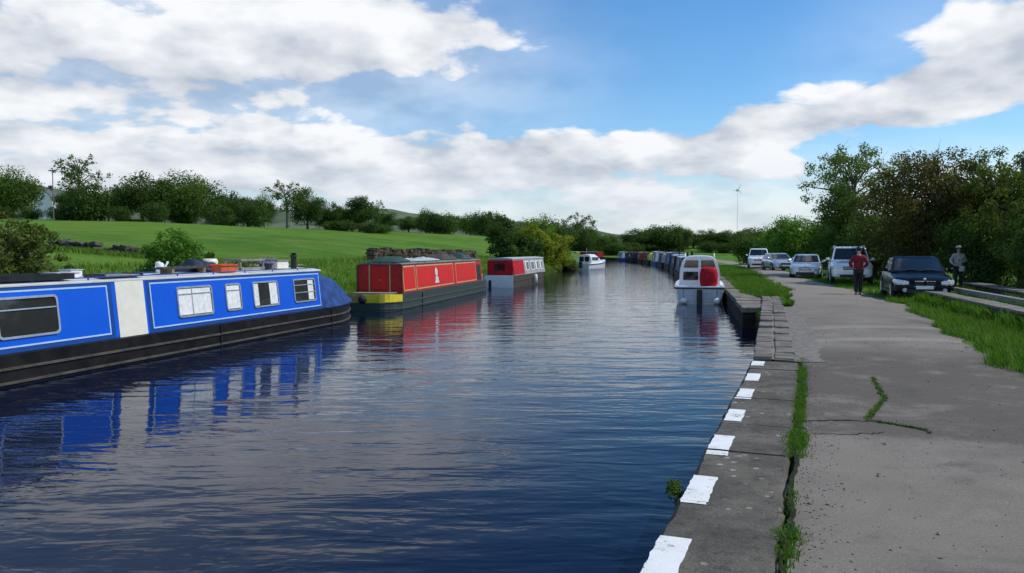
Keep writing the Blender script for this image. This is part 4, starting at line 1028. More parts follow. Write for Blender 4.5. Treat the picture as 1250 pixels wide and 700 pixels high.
    if kind == 'saloon':
        for sd in (-1, 1):
            mb = MB(); mb.box(f - .06, f + .012, min(sd * .035, sd * .30), max(sd * .035, sd * .30), zg - .07, zg + .09); g = mb.build('grille', 'trim', t, bevel=.02)
            mb = MB(); y0, y1 = min(sd * .025, sd * .31), max(sd * .025, sd * .31)
            mb.box(f - .02, f + .018, y0, y1, zg + .092, zg + .11); mb.box(f - .02, f + .018, y0, y1, zg - .09, zg - .072); mb.build('surround', 'chrome', g)
    else:
        mb = MB(); mb.box(f - .08, f + .012, -.42 if kind == 'suv' else -.36, .42 if kind == 'suv' else .36, zg - .08, zg + .08); g = mb.build('grille', 'trim', t, bevel=.02)
        mb = MB(); mb.box(f - .02, f + .022, -.40, .40, zg - .012, zg + .022); mb.build('grille_bar', 'chrome', g)
    mb = MB(); mb.box(f - .10, f + .006, -.58 * hw, .58 * hw, c + .05, c + .19); mb.build('air_intake', 'trim', t, bevel=.02)
    mb = MB(); mb.box(f + .004, f + .024, -.26, .26, c + .20, c + .31); mb.build('number_plate', 'plate', t)
    mb = MB(); mb.ball((f - .02, 0, zg + .17), .05, sx=.3); mb.build('badge', 'chrome', t, smooth=True)
    if kind == 'suv':
        for sd in (-1, 1):
            mb = MB(); mb.tube([(.2, sd * hw * .72, H - .02), (.05, sd * hw * .72, H + .05), (-1.5, sd * hw * .72, H + .05), (-1.65, sd * hw * .72, H - .02)], .02, 6); mb.build('roof_rail', 'chrome', t)
    return t
ax = math.atan2(-.945, -.327)
def cz(x, y): return max(0.0, Z(x, y)) + .0
car('parked_car', 'dark navy saloon parked nearest beside the low stone wall', (14.35, 28.6, 0), ax, 'car_navy', L=4.75, Wd=1.86, H=1.47, kind='saloon')
car('parked_car', 'tall white off-road car parked behind the dark saloon', (17.3, 41.2, 0), ax, 'car_white', L=4.75, Wd=1.92, H=1.86, kind='suv')
car('parked_car', 'pale blue small car half hidden by the tall white one', (17.75, 48.4, 0), ax - .05, 'car_paleblue', L=4.1, Wd=1.75, H=1.43, kind='hatch')
car('parked_car', 'white tall car farthest away along the towpath', (22.1, 72, 0), ax + .05, 'car_white', L=4.4, Wd=1.86, H=1.80, kind='suv')
car('parked_car', 'silver low hatchback parked in front of the farthest white car', (21.6, 65.2, 0), ax + .30, 'car_silver', L=4.2, Wd=1.78, H=1.42, kind='hatch')

# ------------------------------------------------------------------ people
def skin_mesh(name, verts, edges, radii, mat, parent, root=0, sub=2):
    me = bpy.data.meshes.new(name + '_skel'); me.from_pydata(verts, edges, []); o = bpy.data.objects.new(name + '_skel', me); COL.objects.link(o)
    sk = o.modifiers.new('skin', 'SKIN'); sk.use_smooth_shade = True
    for i, rr in enumerate(radii): me.skin_vertices[0].data[i].radius = rr if isinstance(rr, tuple) else (rr, rr)
    me.skin_vertices[0].data[root].use_root = True
    ss = o.modifiers.new('sub', 'SUBSURF'); ss.levels = sub; ss.render_levels = sub
    dg = bpy.context.evaluated_depsgraph_get(); ev = o.evaluated_get(dg); m2 = bpy.data.meshes.new_from_object(ev, depsgraph=dg)
    m2.materials.clear(); m2.materials.append(M[mat]); m2.polygons.foreach_set('use_smooth', [True] * len(m2.polygons)); m2.name = name
    bpy.data.objects.remove(o); bpy.data.meshes.remove(me)
    r = bpy.data.objects.new(name, m2); COL.objects.link(r); r.parent = parent; return r
def person(label, loc, rz, jacket, arms, legs, hat=None, scale=1.0, lean=0.):
    """faces local +y; arms: two lists elbow, wrist for left(-x) and right(+x); legs: two lists hip,knee,ankle"""
    t = thing('person', label, 'person', loc, rz); t.scale = (scale,) * 3
    V = [(0, 0, .96), (0, .0 + lean * .3, 1.14), (0, .01 + lean, 1.36), (0, -.005 + lean, 1.50), (0, .015 + lean * 1.2, 1.58), (0, .025 + lean * 1.3, 1.68), (0, .02 + lean * 1.3, 1.76), (0, .125 + lean * 1.3, 1.645)]
    E = [(0, 1), (1, 2), (2, 3), (3, 4), (4, 5), (5, 6), (5, 7)]
    Rr = [(.155, .11), (.145, .10), (.17, .11), .055, .06, (.078, .095), (.055, .065), .018]
    jv, je, jr = [(0, 0, .88), (0, lean * .3, 1.14), (0, .01 + lean, 1.36), (0, -.0 + lean, 1.47)], [(0, 1), (1, 2), (2, 3)], [(.185, .14), (.18, .135), (.20, .14), .09]
    for sd, (el_, wr_) in zip((-1, 1), arms):
        sh = (sd * .175, lean, 1.42); i = len(V); V += [sh, el_, wr_]; E += [(2, i), (i, i + 1), (i + 1, i + 2)]; Rr += [.062, .045, .030]
        e, w_ = Vector(el_), Vector(wr_); d = (w_ - e).normalized(); side = d.cross(Vector((0, 0, 1))); side = (side if side.length > .2 else Vector((1, 0, 0))).normalized()
        palm = w_ + d * .06; V.append(tuple(palm)); E.append((i + 2, i + 3)); Rr.append((.036, .022)); pi_ = i + 3
        curl = d.cross(side) * -1
        for k, (o_, ln) in enumerate(((-.028, .07), (-.010, .082), (.010, .078), (.027, .06))):
            a = palm + side * o_ + d * .035; b = a + d * ln * .5 + curl * .008; c_ = b + (d * .6 + curl * .7) * ln * .5
            j = len(V); V += [tuple(a), tuple(b), tuple(c_)]; E += [(pi_, j), (j, j + 1), (j + 1, j + 2)]; Rr += [.010, .009, .008]
        a = w_ + d * .03 + side * .034; b = a + (d * .6 + side * .6) * .035; c_ = b + d * .03; j = len(V); V += [tuple(a), tuple(b), tuple(c_)]; E += [(i + 2, j), (j, j + 1), (j + 1, j + 2)]; Rr += [.012, .010, .009]
        q = len(jv); jv += [sh, el_, tuple(w_ - d * .03)]; je += [(2, q), (q, q + 1), (q + 1, q + 2)]; jr += [.088, .070, .056]
    tv, te, tr = [(0, 0, .96)], [], [(.165, .125)]
    for sd, (hp, kn, an) in zip((-1, 1), legs):
        i = len(V); V += [hp, kn, an, (an[0], an[1] + .13, .035)]; E += [(0, i), (i, i + 1), (i + 1, i + 2), (i + 2, i + 3)]; Rr += [.085, .058, .042, (.04, .03)]
        q = len(tv); tv += [hp, kn, (an[0], an[1], an[2] + .02)]; te += [(0, q), (q, q + 1), (q + 1, q + 2)]; tr += [.108, .082, .072]
    skin_mesh('body', V, E, Rr, 'skin', t)
    skin_mesh('jacket', jv, je, jr, jacket, t); skin_mesh('trousers', tv, te, tr, 'trouser_dark', t)
    for (hp, kn, an) in legs:
        mb = MB(); mb.ball((an[0], an[1] + .055, .05), .10, sx=.48, sy=1.35, sz=.5, seg=12, rg=8); mb.build('shoe', 'shoe', t, smooth=True)
    hy = .02 + lean * 1.3
    mb = MB(); mb.ball((0, hy - .012, 1.725), .105, sx=.86, sy=1.02, sz=.92, seg=14, rg=9, wob=.08)
    hair = mb.build('hair', 'hair_dark', t, smooth=True)
    for sx in (-.032, .032):
        mb = MB(); mb.ball((sx, hy + .092, 1.672), .011, seg=8, rg=6); mb.build('eye', 'trim', t, smooth=True)
        mb = MB(); mb.ball((sx * 2.6, hy + .005, 1.65), .028, sx=.35, sz=1.1, seg=8, rg=6); mb.build('ear', 'skin', t, smooth=True)
    mb = MB(); mb.box(-.026, .026, hy + .085, hy + .098, 1.605, 1.613); mb.build('mouth', 'red_dark', t)
    if hat:
        mb = MB(); mb.tube([(0, hy - .01, 1.742), (0, hy - .01, 1.75), (0, hy - .01, 1.78), (0, hy - .01, 1.812), (0, hy - .01, 1.822)], [.125, .108, .105, .085, .04], 16); mb.build('hat', hat, t, smooth=True)
    return t
person('man in a dark red jacket and black trousers walking on the towpath edge', (12.78, 29.6, .01), R(-14), 'jacket_red',
       [((-.31, -.06, 1.18), (-.20, .14, 1.02)), ((.31, -.05, 1.17), (.20, .15, 1.03))],
       [((-.085, 0, .90), (-.085, .05, .49), (-.075, -.07, .085)), ((.085, 0, .90), (.085, .03, .49), (.08, .06, .085))], scale=1.0)
p2 = person('person in a grey jacket and pale hat standing beyond the dark saloon', (18.9, 34.0, 0), R(165), 'jacket_grey',
       [((-.28, -.02, 1.17), (-.14, .22, 1.14)), ((.29, -.03, 1.17), (.21, .16, 1.05))],
       [((-.085, 0, .90), (-.10, .03, .49), (-.11, 0, .085)), ((.085, 0, .90), (.11, .04, .49), (.14, .03, .085))], hat='hat_pale', scale=1.03)
t = thing('shopping_bag', 'pale folded bag held by the person in the grey jacket', 'bag', (18.93, 33.78, .93), R(165)); t.scale = (.7, .7, .9)
mb = MB(); mb.loft([[(-.14, -.045, -.16), (.14, -.045, -.16), (.14, .045, -.16), (-.14, .045, -.16)], [(-.15, -.06, 0), (.15, -.06, 0), (.15, .06, 0), (-.15, .06, 0)], [(-.14, -.02, .10), (.14, -.02, .10), (.14, .02, .10), (-.14, .02, .10)]]); mb.build('sack', 'bag', t, bevel=.015)
mb = MB(); mb.tube([(-.07, 0, .10), (-.06, 0, .19), (.06, 0, .19), (.07, 0, .10)], .01, 6); mb.build('handle', 'bag', t)

M['wallbrown'] = stone_mat('brown_field_stone', (.055, .042, .028), (.14, .11, .08), .3, 1.4)
# ------------------------------------------------------------------ low stone walls right of the path
def rubble_wall(name, label, A, B, h, th, seed_, base=None, cap=True, capmat='paleslab', ln=(.35, .7), courses=2, mat='wall', caph=.07, rough=.02):
    r_ = random.Random(seed_); A = Vector(A); B = Vector(B); u_ = (B - A); Ln = u_.length; u_ = u_.normalized(); n_ = Vector((-u_.y, u_.x))
    z0f = base or (lambda x, y: Z(x, y))
    t = thing(name, label, 'wall', (A.x, A.y, z0f(A.x, A.y)))
    mb = MB()
    def st_(s0, s1, o0, o1, za, zb, jit, m=mb):
        P = []
        for (s, o) in ((s0, o0), (s1, o0), (s1, o1), (s0, o1)):
            p = A + u_ * s + n_ * o; P.append((p.x, p.y))
        z_ = z0f(*P[0]); z2 = z0f(*P[1])
        zz = [z_, z2, z2, z_]
        J = lambda: r_.uniform(-jit, jit)
        m.hexa([(p[0] + J(), p[1] + J(), zz[i] + za + J() * .5) for i, p in enumerate(P)], [(p[0] + J(), p[1] + J(), zz[i] + zb + J()) for i, p in enumerate(P)])
    ch = h / courses
    for c in range(courses):
        s = -r_.uniform(0, .3)
        while s < Ln:
            l = r_.uniform(*ln); ee = r_.uniform(-.03, .03)
            st_(max(0, s), min(Ln, s + l - .02), -th / 2 + ee, th / 2 + r_.uniform(-.03, .03), c * ch - (.15 if c == 0 else 0), (c + 1) * ch - .015 + (r_.uniform(-1.6, .9) * rough if c == courses - 1 else 0), rough); s += l
    kid(mb.build('masonry', mat, bevel=.02), t)
    if cap:
        s = 0
        while s < Ln - .05:
            l = min(r_.uniform(.9, 1.6), Ln - s); m2 = MB(); st_(s + .01, s + l - .02, -th / 2 - .04 + r_.uniform(-.03, .03), th / 2 + .04 + r_.uniform(-.03, .03), h + .004, h + caph, .012, m2)
            kid(m2.build('coping_slab', capmat, bevel=.012), t); s += l
    return t
rubble_wall('stone_wall', 'low stone wall with flat pale coping in front of the dark saloon', (13.1, 24.9), (10.2, 14.0), .34, .42, 3)
rubble_wall('stone_wall', 'longer low wall with pale slabs behind the first, under the dark bushes', (17.4, 30.4), (12.0, 13.2), .40, .5, 4)
t = thing('timber_rail', 'weathered timber beam lying along between the two low walls', 'beam', (14.6, 26, 0))
mb = MB(); A_, B_ = Vector((15.0, 27.2)), Vector((11.35, 14.2)); u_ = (B_ - A_).normalized(); n_ = Vector((-u_.y, u_.x)) * .09
mb.hexa([(*(A_ - n_), .27), (*(B_ - n_), .27), (*(B_ + n_), .27), (*(A_ + n_), .27)], [(*(A_ - n_), .43), (*(B_ - n_), .43), (*(B_ + n_), .43), (*(A_ + n_), .43)]); kid(mb.build('beam', 'wood_grey', bevel=.015), t)
for k in range(6):
    p = A_ + (B_ - A_) * (k + .3) / 6; mb = MB(); mb.box(p.x - .08, p.x + .08, p.y - .08, p.y + .08, -.1, .268); kid(mb.build('post', 'wood_dark'), t)
# field walls on the far bank
rubble_wall('field_wall', 'tumbled dark stone field wall at the left, by the edge bush', (-20.4, 35.6), (-18.2, 35.4), .44, .6, 6, cap=False, courses=3, ln=(.16, .38), rough=.07)
rubble_wall('field_wall', 'tumbled dark stone field wall behind the leafy green bush', (-17.6, 35.0), (-13.4, 34.6), .36, .6, 7, cap=False, courses=3, ln=(.16, .4), rough=.08)
rubble_wall('field_wall', 'brown dry stone wall on the meadow behind the red narrowboat', (-8.4, 47.6), (-3.0, 61), .88, .55, 8, cap=False, courses=4, ln=(.2, .45), rough=.06, mat='wallbrown')

# ------------------------------------------------------------------ poles, turbine, house
t = thing('utility_pole', 'dark wooden utility pole standing in the bushes at the right', 'pole', (21.0, 33.1, 0)); mb = MB(); mb.tube([(0, 0, -.3), (0, 0, 5.45)], [.13, .105], 12); mb.build('pole', 'pole_wood', t)
mb = MB(); mb.tube([(0, 0, 5.45), (0, 0, 5.50)], [.12, .07], 12); mb.build('cap', 'alloy', t)
gz = Z(-57.5, 101); t = thing('utility_pole', 'thin pale utility pole standing at the meadow edge before the far trees', 'pole', (-57.5, 101, gz)); mb = MB(); mb.tube([(0, 0, -.3), (0, 0, 6.6)], [.07, .05], 8); mb.build('pole', 'bark_pale', t)
mb = MB(); mb.box(-.5, .5, -.05, .05, 6.2, 6.32); mb.build('cross_arm', 'bark_pale', t)
t = thing('wind_turbine', 'slender white wind turbine far away on the skyline', 'wind turbine', (196, 700, 2.0)); mb = MB(); mb.tube([(0, 0, 0), (0, 0, 51)], [.24, .12], 12); mb.build('tower', 'turbine', t)
mb = MB(); mb.box(-.8, .8, -2, 2.6, 50.4, 52.2); mb.build('nacelle', 'turbine', t, bevel=.3)
for k in range(3):
    a = R(20 + 120 * k); mb = MB(); mb.loft([[(-.2, -2.6, 0), (.2, -2.6, 0), (.2, -2.3, 0), (-.2, -2.3, 0)], [(-.26, -2.6, 1.5), (.24, -2.6, 1.5), (.24, -2.35, 1.5), (-.26, -2.35, 1.5)], [(-.05, -2.5, 5.5), (.06, -2.5, 5.5), (.06, -2.4, 5.5), (-.05, -2.4, 5.5)]])
    b = mb.build('blade', 'turbine', t); b.location = (0, 0, 51.3); b.rotation_euler = (0, a, 0)
mb = MB(); mb.ball((0, -2.4, 51.3), .8, seg=12, rg=8); mb.build('hub', 'turbine', t, smooth=True)
gz = Z(-86.5, 150) ; t = thing('white_cottage', 'small white cottage with slate roof showing between the far trees', 'cottage', (-86.5, 150, gz + .9), R(97)); t.scale = (.75, .75, .75)
mb = MB(); mb.box(-2.6, 2.6, -2.2, 2.2, -2, 4.0); mb.add([(-2.6, -2.2, 4.0), (-2.6, 2.2, 4.0), (-2.6, 0, 6.2), (2.6, -2.2, 4.0), (2.6, 2.2, 4.0), (2.6, 0, 6.2)], [(0, 1, 2), (3, 5, 4)]); mb.build('wall', 'house_white', t)
mb = MB()
for sd in (-1, 1): mb.hexa([(-2.9, sd * 2.55, 3.72), (2.9, sd * 2.55, 3.72), (2.9, 0, 6.24), (-2.9, 0, 6.24)], [(-2.9, sd * 2.55, 3.88), (2.9, sd * 2.55, 3.88), (2.9, 0, 6.42), (-2.9, 0, 6.42)])
r = mb.build('roof', 'slate', t); mb = MB(); mb.box(1.6, 2.4, -.4, .4, 5.6, 7.4); mb.build('chimney', 'wall', r)
for x, z_ in ((-1.4, .6), (1.4, .6), (-1.4, 2.5), (1.4, 2.5)): mb = MB(); mb.box(x - .45, x + .45, -2.24, -2.203, z_, z_ + 1.1); mb.build('window', 'dark_glass', t)

# ------------------------------------------------------------------ trees and shrubs
def leaf_cloud(rng, clumps, n, size, flat=.3):
    """clumps: array (k,6) centre and radii; returns verts, faces of n rhombic leaves spread through the clump volumes, denser near the skins"""
    c = np.asarray(clumps, float); vol = (c[:, 3] * c[:, 4] * c[:, 5]) ** (2 / 3); k = rng.choice(len(c), n, p=vol / vol.sum())
    d = rng.normal(size=(n, 3)); d /= np.linalg.norm(d, axis=1)[:, None]
    rr = np.minimum(rng.random(n) ** .42, 1.0) * (1 + rng.normal(size=n) * .10)
    p = c[k, :3] + d * c[k, 3:] * rr[:, None]
    nrm = d + rng.normal(size=(n, 3)) * .7 + np.array([0, 0, flat]); nrm /= np.linalg.norm(nrm, axis=1)[:, None]
    t = rng.normal(size=(n, 3)); t -= nrm * (t * nrm).sum(1)[:, None]; t /= np.linalg.norm(t, axis=1)[:, None]; b = np.cross(nrm, t)
    s = size * rng.uniform(.6, 1.4, n)[:, None]
    V = np.stack([p + t * s, p + b * s * .55 + nrm * s * .12, p - t * s, p - b * s * .55 + nrm * s * .12], 1).reshape(-1, 3)
    return V, np.arange(n * 4).reshape(n, 4)
def make_tree(name, label, loc, H, Wd, leaf, n, size, seed_, z0=.15, k=26, bark='bark', shape='round', airy=0., group=None, rz=0., clr=(.16, .30), cat='tree', xs=1.0):
    rng = np.random.default_rng(seed_)
    t = thing(name, label, cat, loc, rz, group)
    clumps = []
    zc = H * (z0 + 1) / 2; zr = H * (1 - z0) / 2
    while len(clumps) < k:
        d = rng.normal(size=3); d /= np.linalg.norm(d); rr = rng.random() ** .45
        px, py_, pz = d * rr
        if shape == 'dome' and pz < -.2: pz *= .9
        if shape == 'cone': sc = max(.12, .5 - .5 * pz); px *= sc; py_ *= sc
        r0 = rng.uniform(*clr) * Wd * (1.0 if rr < .8 else .72)
        cx, cy, czz = px * Wd / 2 * .86 * xs, py_ * Wd / 2 * .86, zc + pz * zr * .9
        if czz < H * z0 * .6: continue
        clumps.append((cx, cy, czz, r0, r0, r0 * rng.uniform(.62, .95)))
    if airy:  # extra small sparse tufts reaching out of the outline
        for i in range(int(k * airy)):
            a = rng.uniform(0, 6.28); e = rng.uniform(.05, 1.3); rr = rng.uniform(.85, 1.12)
            clumps.append((math.cos(a) * math.cos(e) * rr * Wd / 2, math.sin(a) * math.cos(e) * rr * Wd / 2, zc + math.sin(e) * rr * zr, Wd * .07, Wd * .07, Wd * .06))
    V, F = leaf_cloud(rng, clumps, n, size)
    V[:, 2] = np.maximum(V[:, 2], .02)
    mb = MB(); r0 = max(.05, .028 * H)
    lean = rng.normal(size=2) * .04 * H
    P = [Vector((lean[0] * f * f, lean[1] * f * f, H * f * .8 - .25 * (f == 0))) for f in (0, .25, .5, .75, 1)]
    mb.tube(P, [r0 * 1.25, r0 * .9, r0 * .7, r0 * .42, r0 * .15], 8)
    for cl in clumps[:: max(1, len(clumps) // 22)]:
        f = min(.9, max(.12, cl[2] / (H * .8) - .18)); s = P[0].lerp(P[4], f); s.x = lean[0] * f * f; s.y = lean[1] * f * f
        e = Vector(cl[:3]); m_ = s.lerp(e, .5) + Vector((0, 0, .05 * H))
        mb.tube([s, m_, e], [r0 * .42 * (1 - f * .6), r0 * .25, r0 * .06], 5)
        if airy:
            for q in range(3):
                dd = Vector(rng.normal(size=3)); dd.z = abs(dd.z) + .5; dd.normalize(); mb.tube([e, e + dd * H * rng.uniform(.06, .14)], [r0 * .06, r0 * .02], 3)
    mb.build('trunk', bark, t)
    mesh_np('crown', V, F, leaf, t)
    return t
def on(x, y, dz=-.05): return (x, y, Z(x, y) + dz)
# templates for the hedgerow far off; copies share their meshes
HG = 'trees of the far hedgerow'
def at_px(px, D): return ((px - 625) / 980 * D, D)
T = {}
T['round'] = make_tree('hedgerow_tree', 'x', (0, 0, 0), 8, 8, 'leaf_dark', 9000, .155, 21, z0=.12, k=30)
T['wide'] = make_tree('hedgerow_tree', 'x', (0, 0, 0), 7, 10, 'leaf_mid', 10000, .155, 22, z0=.08, k=34)
T['tall'] = make_tree('hedgerow_tree', 'x', (0, 0, 0), 9, 6.5, 'leaf_dark', 8500, .155, 23, z0=.12, k=28)
T['airy'] = make_tree('hedgerow_tree', 'x', (0, 0, 0), 9, 7, 'leaf_mid', 2300, .15, 24, z0=.3, k=20, airy=1.2, clr=(.10, .2), bark='bark_pale')
T['low'] = make_tree('hedgerow_shrub', 'x', (0, 0, 0), 4, 7, 'leaf_dark', 6500, .14, 25, z0=.0, k=26)
T['cone'] = make_tree('hedgerow_tree', 'x', (0, 0, 0), 9, 3.6, 'leaf_dark', 3200, .15, 26, z0=.04, k=26, shape='cone')
used = set()
def plant(kind, px, D, top, label, wpx=None, group=HG, cat='tree', base=None):
    x, y = at_px(px, D); z_ = Z(x, y) - .1; H = 1.7 + (305 - top) / 980 * D - z_
    o = T[kind]
    if kind in used: o = copy_tree(o)
    used.add(kind)
    H0 = {'round': 8, 'wide': 7, 'tall': 9, 'airy': 9.6, 'low': 4, 'cone': 9}[kind]; W0 = {'round': 8, 'wide': 10, 'tall': 6.5, 'airy': 7, 'low': 7, 'cone': 3.6}[kind]
    sx = (wpx * D / 980 / W0) if wpx else H / H0
    o.location = (x, y, z_); o.scale = (sx, sx * rnd.uniform(.85, 1.1), H / H0); o.rotation_euler.z = rnd.uniform(0, 6.28)
    tag(o, label, cat, group); return o
plant('wide', 18, 112, 211, 'broad dark tree left of the white cottage at the far left', 72)
plant('airy', 98, 108, 186, 'tallest thin topped tree with bare twigs rising over the left hedgerow', 66)
plant('low', 110, 107, 228, 'dense dark shrub round the foot of the tall bare twigged tree', 74, cat='shrub')
plant('round', 175, 112, 209, 'round dark tree right of the tall bare twigged one', 74)
plant('wide', 228, 113, 217, 'broad mid green tree with a wide crown above the left meadow', 96)
plant('airy', 240, 122, 212, 'thin twigged tree peeping over the broad crown above the left meadow', 30)
plant('round', 284, 118, 233, 'smaller dark tree at the end of the tall left clump', 54)
plant('airy', 352, 120, 219, 'loose leaved tree with visible pale limbs in the middle hedgerow', 56)
plant('round', 376, 123, 228, 'dense tree touching the loose leaved pale limbed tree', 44)
plant('round', 408, 128, 246, 'small round tree between the two middle clumps of the hedgerow', 30)
plant('tall', 440, 130, 237, 'dark upright tree at the right end of the middle hedgerow', 54)
plant('airy', 461, 134, 243, 'thin twiggy tree leaning by the dark upright hedgerow tree', 26)
plant('round', 532, 158, 261, 'small round dark tree standing on the low hedge line', 24)
plant('wide', 574, 166, 263, 'low spreading tree just left of the dark spire shaped tree', 42)
plant('cone', 598, 170, 252, 'dark narrow spire shaped tree above the hedge', 17)
plant('airy', 708, 205, 258, 'tall loose tree rising above the yellow green bank bushes', 44)
plant('round', 690, 208, 268, 'dark tree close to the tall loose tree over the bank bushes', 34)
plant('round', 800, 236, 274, 'round dark tree straight above the far moored boats', 46)
plant('round', 866, 240, 279, 'round dark tree over the white cruiser by the towpath', 36)
# the many alike trees that fill the hedge line, and the shrubs under them
fill = 'dark green tree among the many alike in the far hedgerow'
shr = 'dark low shrub in the hedge at the foot of the far trees'
for px, D, top, wp in ((8, 116, 222, 50), (92, 118, 226, 44), (135, 116, 226, 56), (150, 120, 222, 50), (200, 118, 222, 50), (262, 119, 230, 50), (306, 122, 240, 46), (326, 123, 238, 44), (395, 128, 245, 36), (-40, 114, 220, 80), (-120, 110, 214, 90),
                       (424, 130, 246, 40), (474, 142, 252, 44), (498, 148, 256, 44), (516, 153, 260, 40), (552, 162, 265, 36), (618, 178, 268, 40), (640, 186, 268, 40), (662, 196, 268, 44), (722, 214, 276, 40), (748, 224, 281, 44), (772, 230, 280, 44), (786, 234, 278, 40), (826, 238, 282, 46), (846, 240, 284, 40), (890, 238, 282, 50), (915, 232, 281, 56), (940, 225, 278, 56), (965, 220, 276, 60), (995, 215, 270, 60), (1030, 210, 268, 80), (1085, 190, 262, 90), (1150, 170, 250, 110), (1230, 150, 240, 130)):
    plant(rnd.choice(['round', 'wide', 'tall', 'round']), px + rnd.uniform(-5, 5), D, top + rnd.uniform(-4, 8), fill, wp * rnd.uniform(.7, 1.05))
for i, px in enumerate(range(-60, 1010, 23)):
    D = np.interp(px, [-60, 0, 300, 450, 620, 740, 800, 1000], [104, 105, 110, 124, 160, 205, 225, 205]); base_ = np.interp(px, [0, 300, 450, 620, 740, 1000], [258, 262, 266, 276, 290, 290])
    if rnd.random() < .12: continue
    plant('low', px + rnd.uniform(-9, 9), D + rnd.uniform(-3, 6), base_ + rnd.uniform(-16, 8), shr, rnd.uniform(26, 56), group='shrubs under the far hedgerow', cat='shrub')

# bank bushes beyond the third boat
make_tree('bank_bush', 'dark green round bush on the left bank above the grey boat', on(-.75, 71), 4.1, 3.3, 'leaf_dark', 9000, .10, 31, z0=-.1, k=34, cat='bush', clr=(.14, .25))
make_tree('bank_bush', 'smaller dark bush at the water edge right of the round dark bush', on(1.2, 72.5), 3.0, 3.4, 'leaf_dark', 6000, .10, 32, z0=-.1, k=26, cat='bush')
make_tree('bank_bush', 'yellow green bush standing tallest on the left bank', on(2.3, 78), 4.1, 4.4, 'leaf_yellow', 12000, .10, 33, z0=-.1, k=34, cat='bush', airy=.5, clr=(.12, .24))
make_tree('bank_bush', 'yellow green bush farther right at the bend of the left bank', on(4.7, 85), 3.9, 4.6, 'leaf_yellow', 12000, .10, 34, z0=-.1, k=30, cat='bush', clr=(.13, .25))
make_tree('bank_bush', 'olive low bush hanging over the water before the far cruiser', on(5.7, 88.5), 2.9, 3.6, 'leaf_olive', 6000, .10, 35, z0=-.2, k=24, cat='bush')
make_tree('bank_bush', 'mid green bush behind the two yellow green bank bushes', on(2.6, 87), 4.5, 4.6, 'leaf_lime', 7500, .10, 36, z0=-.1, k=28, cat='bush')
# near bushes behind the blue boat
make_tree('meadow_bush', 'leafy bright green bush standing right behind the blue narrowboat', on(-9.75, 23.3), 2.15, 1.95, 'leaf_lime', 16000, .044, 49, z0=-.05, k=70, cat='bush', airy=.25, clr=(.15, .24))
make_tree('meadow_bush', 'scrubby olive bush behind the blue narrowboat at the left edge', on(-11.7, 18.6), 2.1, 2.4, 'leaf_olive', 9000, .05, 42, z0=-.1, k=30, cat='bush', airy=.6, clr=(.12, .22))
make_tree('meadow_bush', 'olive scrub bush farther off at the left edge of the meadow', on(-16.2, 24.5), 1.9, 2.6, 'leaf_brown', 5000, .05, 43, z0=-.1, k=26, cat='bush')
make_tree('meadow_plant', 'small dark leafy plant showing over the blue boat roof', on(-11.3, 20.3), 1.0, .7, 'leaf_dark', 1500, .045, 44, z0=-.1, k=10, cat='plant')
# right hand side
RG = None
make_tree('roadside_tree', 'tall airy tree with pale green sparse leaves behind the white off-road car', on(22.0, 52), 8.2, 6.2, 'leaf_pale', 17000, .075, 51, z0=.16, k=80, airy=.9, clr=(.07, .13), bark='bark_pale')
make_tree('roadside_bush', 'big brown tinged hawthorn tree standing over the dark saloon', on(20.2, 39), 6.35, 6.4, 'leaf_brown', 48000, .062, 52, z0=-.05, k=95, airy=.8, cat='tree', clr=(.10, .2))
make_tree('roadside_bush', 'olive green hawthorn tree right of the brown tinged one', on(22.2, 36.8), 5.9, 5.4, 'leaf_olive', 42000, .062, 53, z0=-.05, k=85, airy=.8, cat='tree', clr=(.10, .2))
make_tree('roadside_bush', 'dark hawthorn tree at the right edge round the utility pole', on(21.3, 31.4), 4.9, 5.0, 'leaf_olive', 34000, .062, 54, z0=-.05, k=70, airy=.7, cat='tree', clr=(.10, .2))
make_tree('roadside_bush', 'low dark bush behind the person in the grey jacket', on(20.0, 34.4), 3.3, 3.6, 'leaf_dark', 14000, .06, 55, z0=-.1, k=34, cat='bush')
make_tree('roadside_bush', 'dark bush behind the second low wall at the right edge', on(18.2, 26.4), 3.2, 3.8, 'leaf_dark', 15000, .06, 56, z0=-.1, k=34, cat='bush')
make_tree('roadside_bush', 'dark bush between the white off-road car and the hawthorn', on(20.3, 45), 4.2, 4.6, 'leaf_dark', 14000, .07, 57, z0=-.1, k=34, cat='bush')
make_tree('roadside_bush', 'dark green bush beneath the tall airy tree', on(22.3, 54), 4.4, 5.5, 'leaf_dark', 14000, .08, 58, z0=-.1, k=36, cat='bush')
make_tree('roadside_bush', 'bright lime green bush behind the small pale blue car', on(26.0, 74), 4.7, 6.2, 'leaf_lime', 26000, .09, 59, z0=-.1, k=40, cat='bush', airy=.4)
make_tree('roadside_bush', 'dark bush filling the gap left of the lime green one', on(26.6, 88), 3.4, 6.0, 'leaf_dark', 9000, .10, 60, z0=-.1, k=30, cat='bush')
make_tree('roadside_bush', 'dark bush filling the gap behind the airy tree and lime bush', on(29, 70), 5.6, 6.5, 'leaf_dark', 10000, .10, 61, z0=-.1, k=32, cat='bush')
make_tree('roadside_bush', 'deep green hedge bush at the back right of the hawthorns', on(26.5, 44), 5.6, 7.0, 'leaf_dark', 12000, .085, 62, z0=-.1, k=36, cat='bush')
make_tree('roadside_bush', 'deep green bush out at the right behind the second low wall', on(19.2, 21.5), 3.6, 4.6, 'leaf_dark', 12000, .06, 63, z0=-.1, k=34, cat='bush')

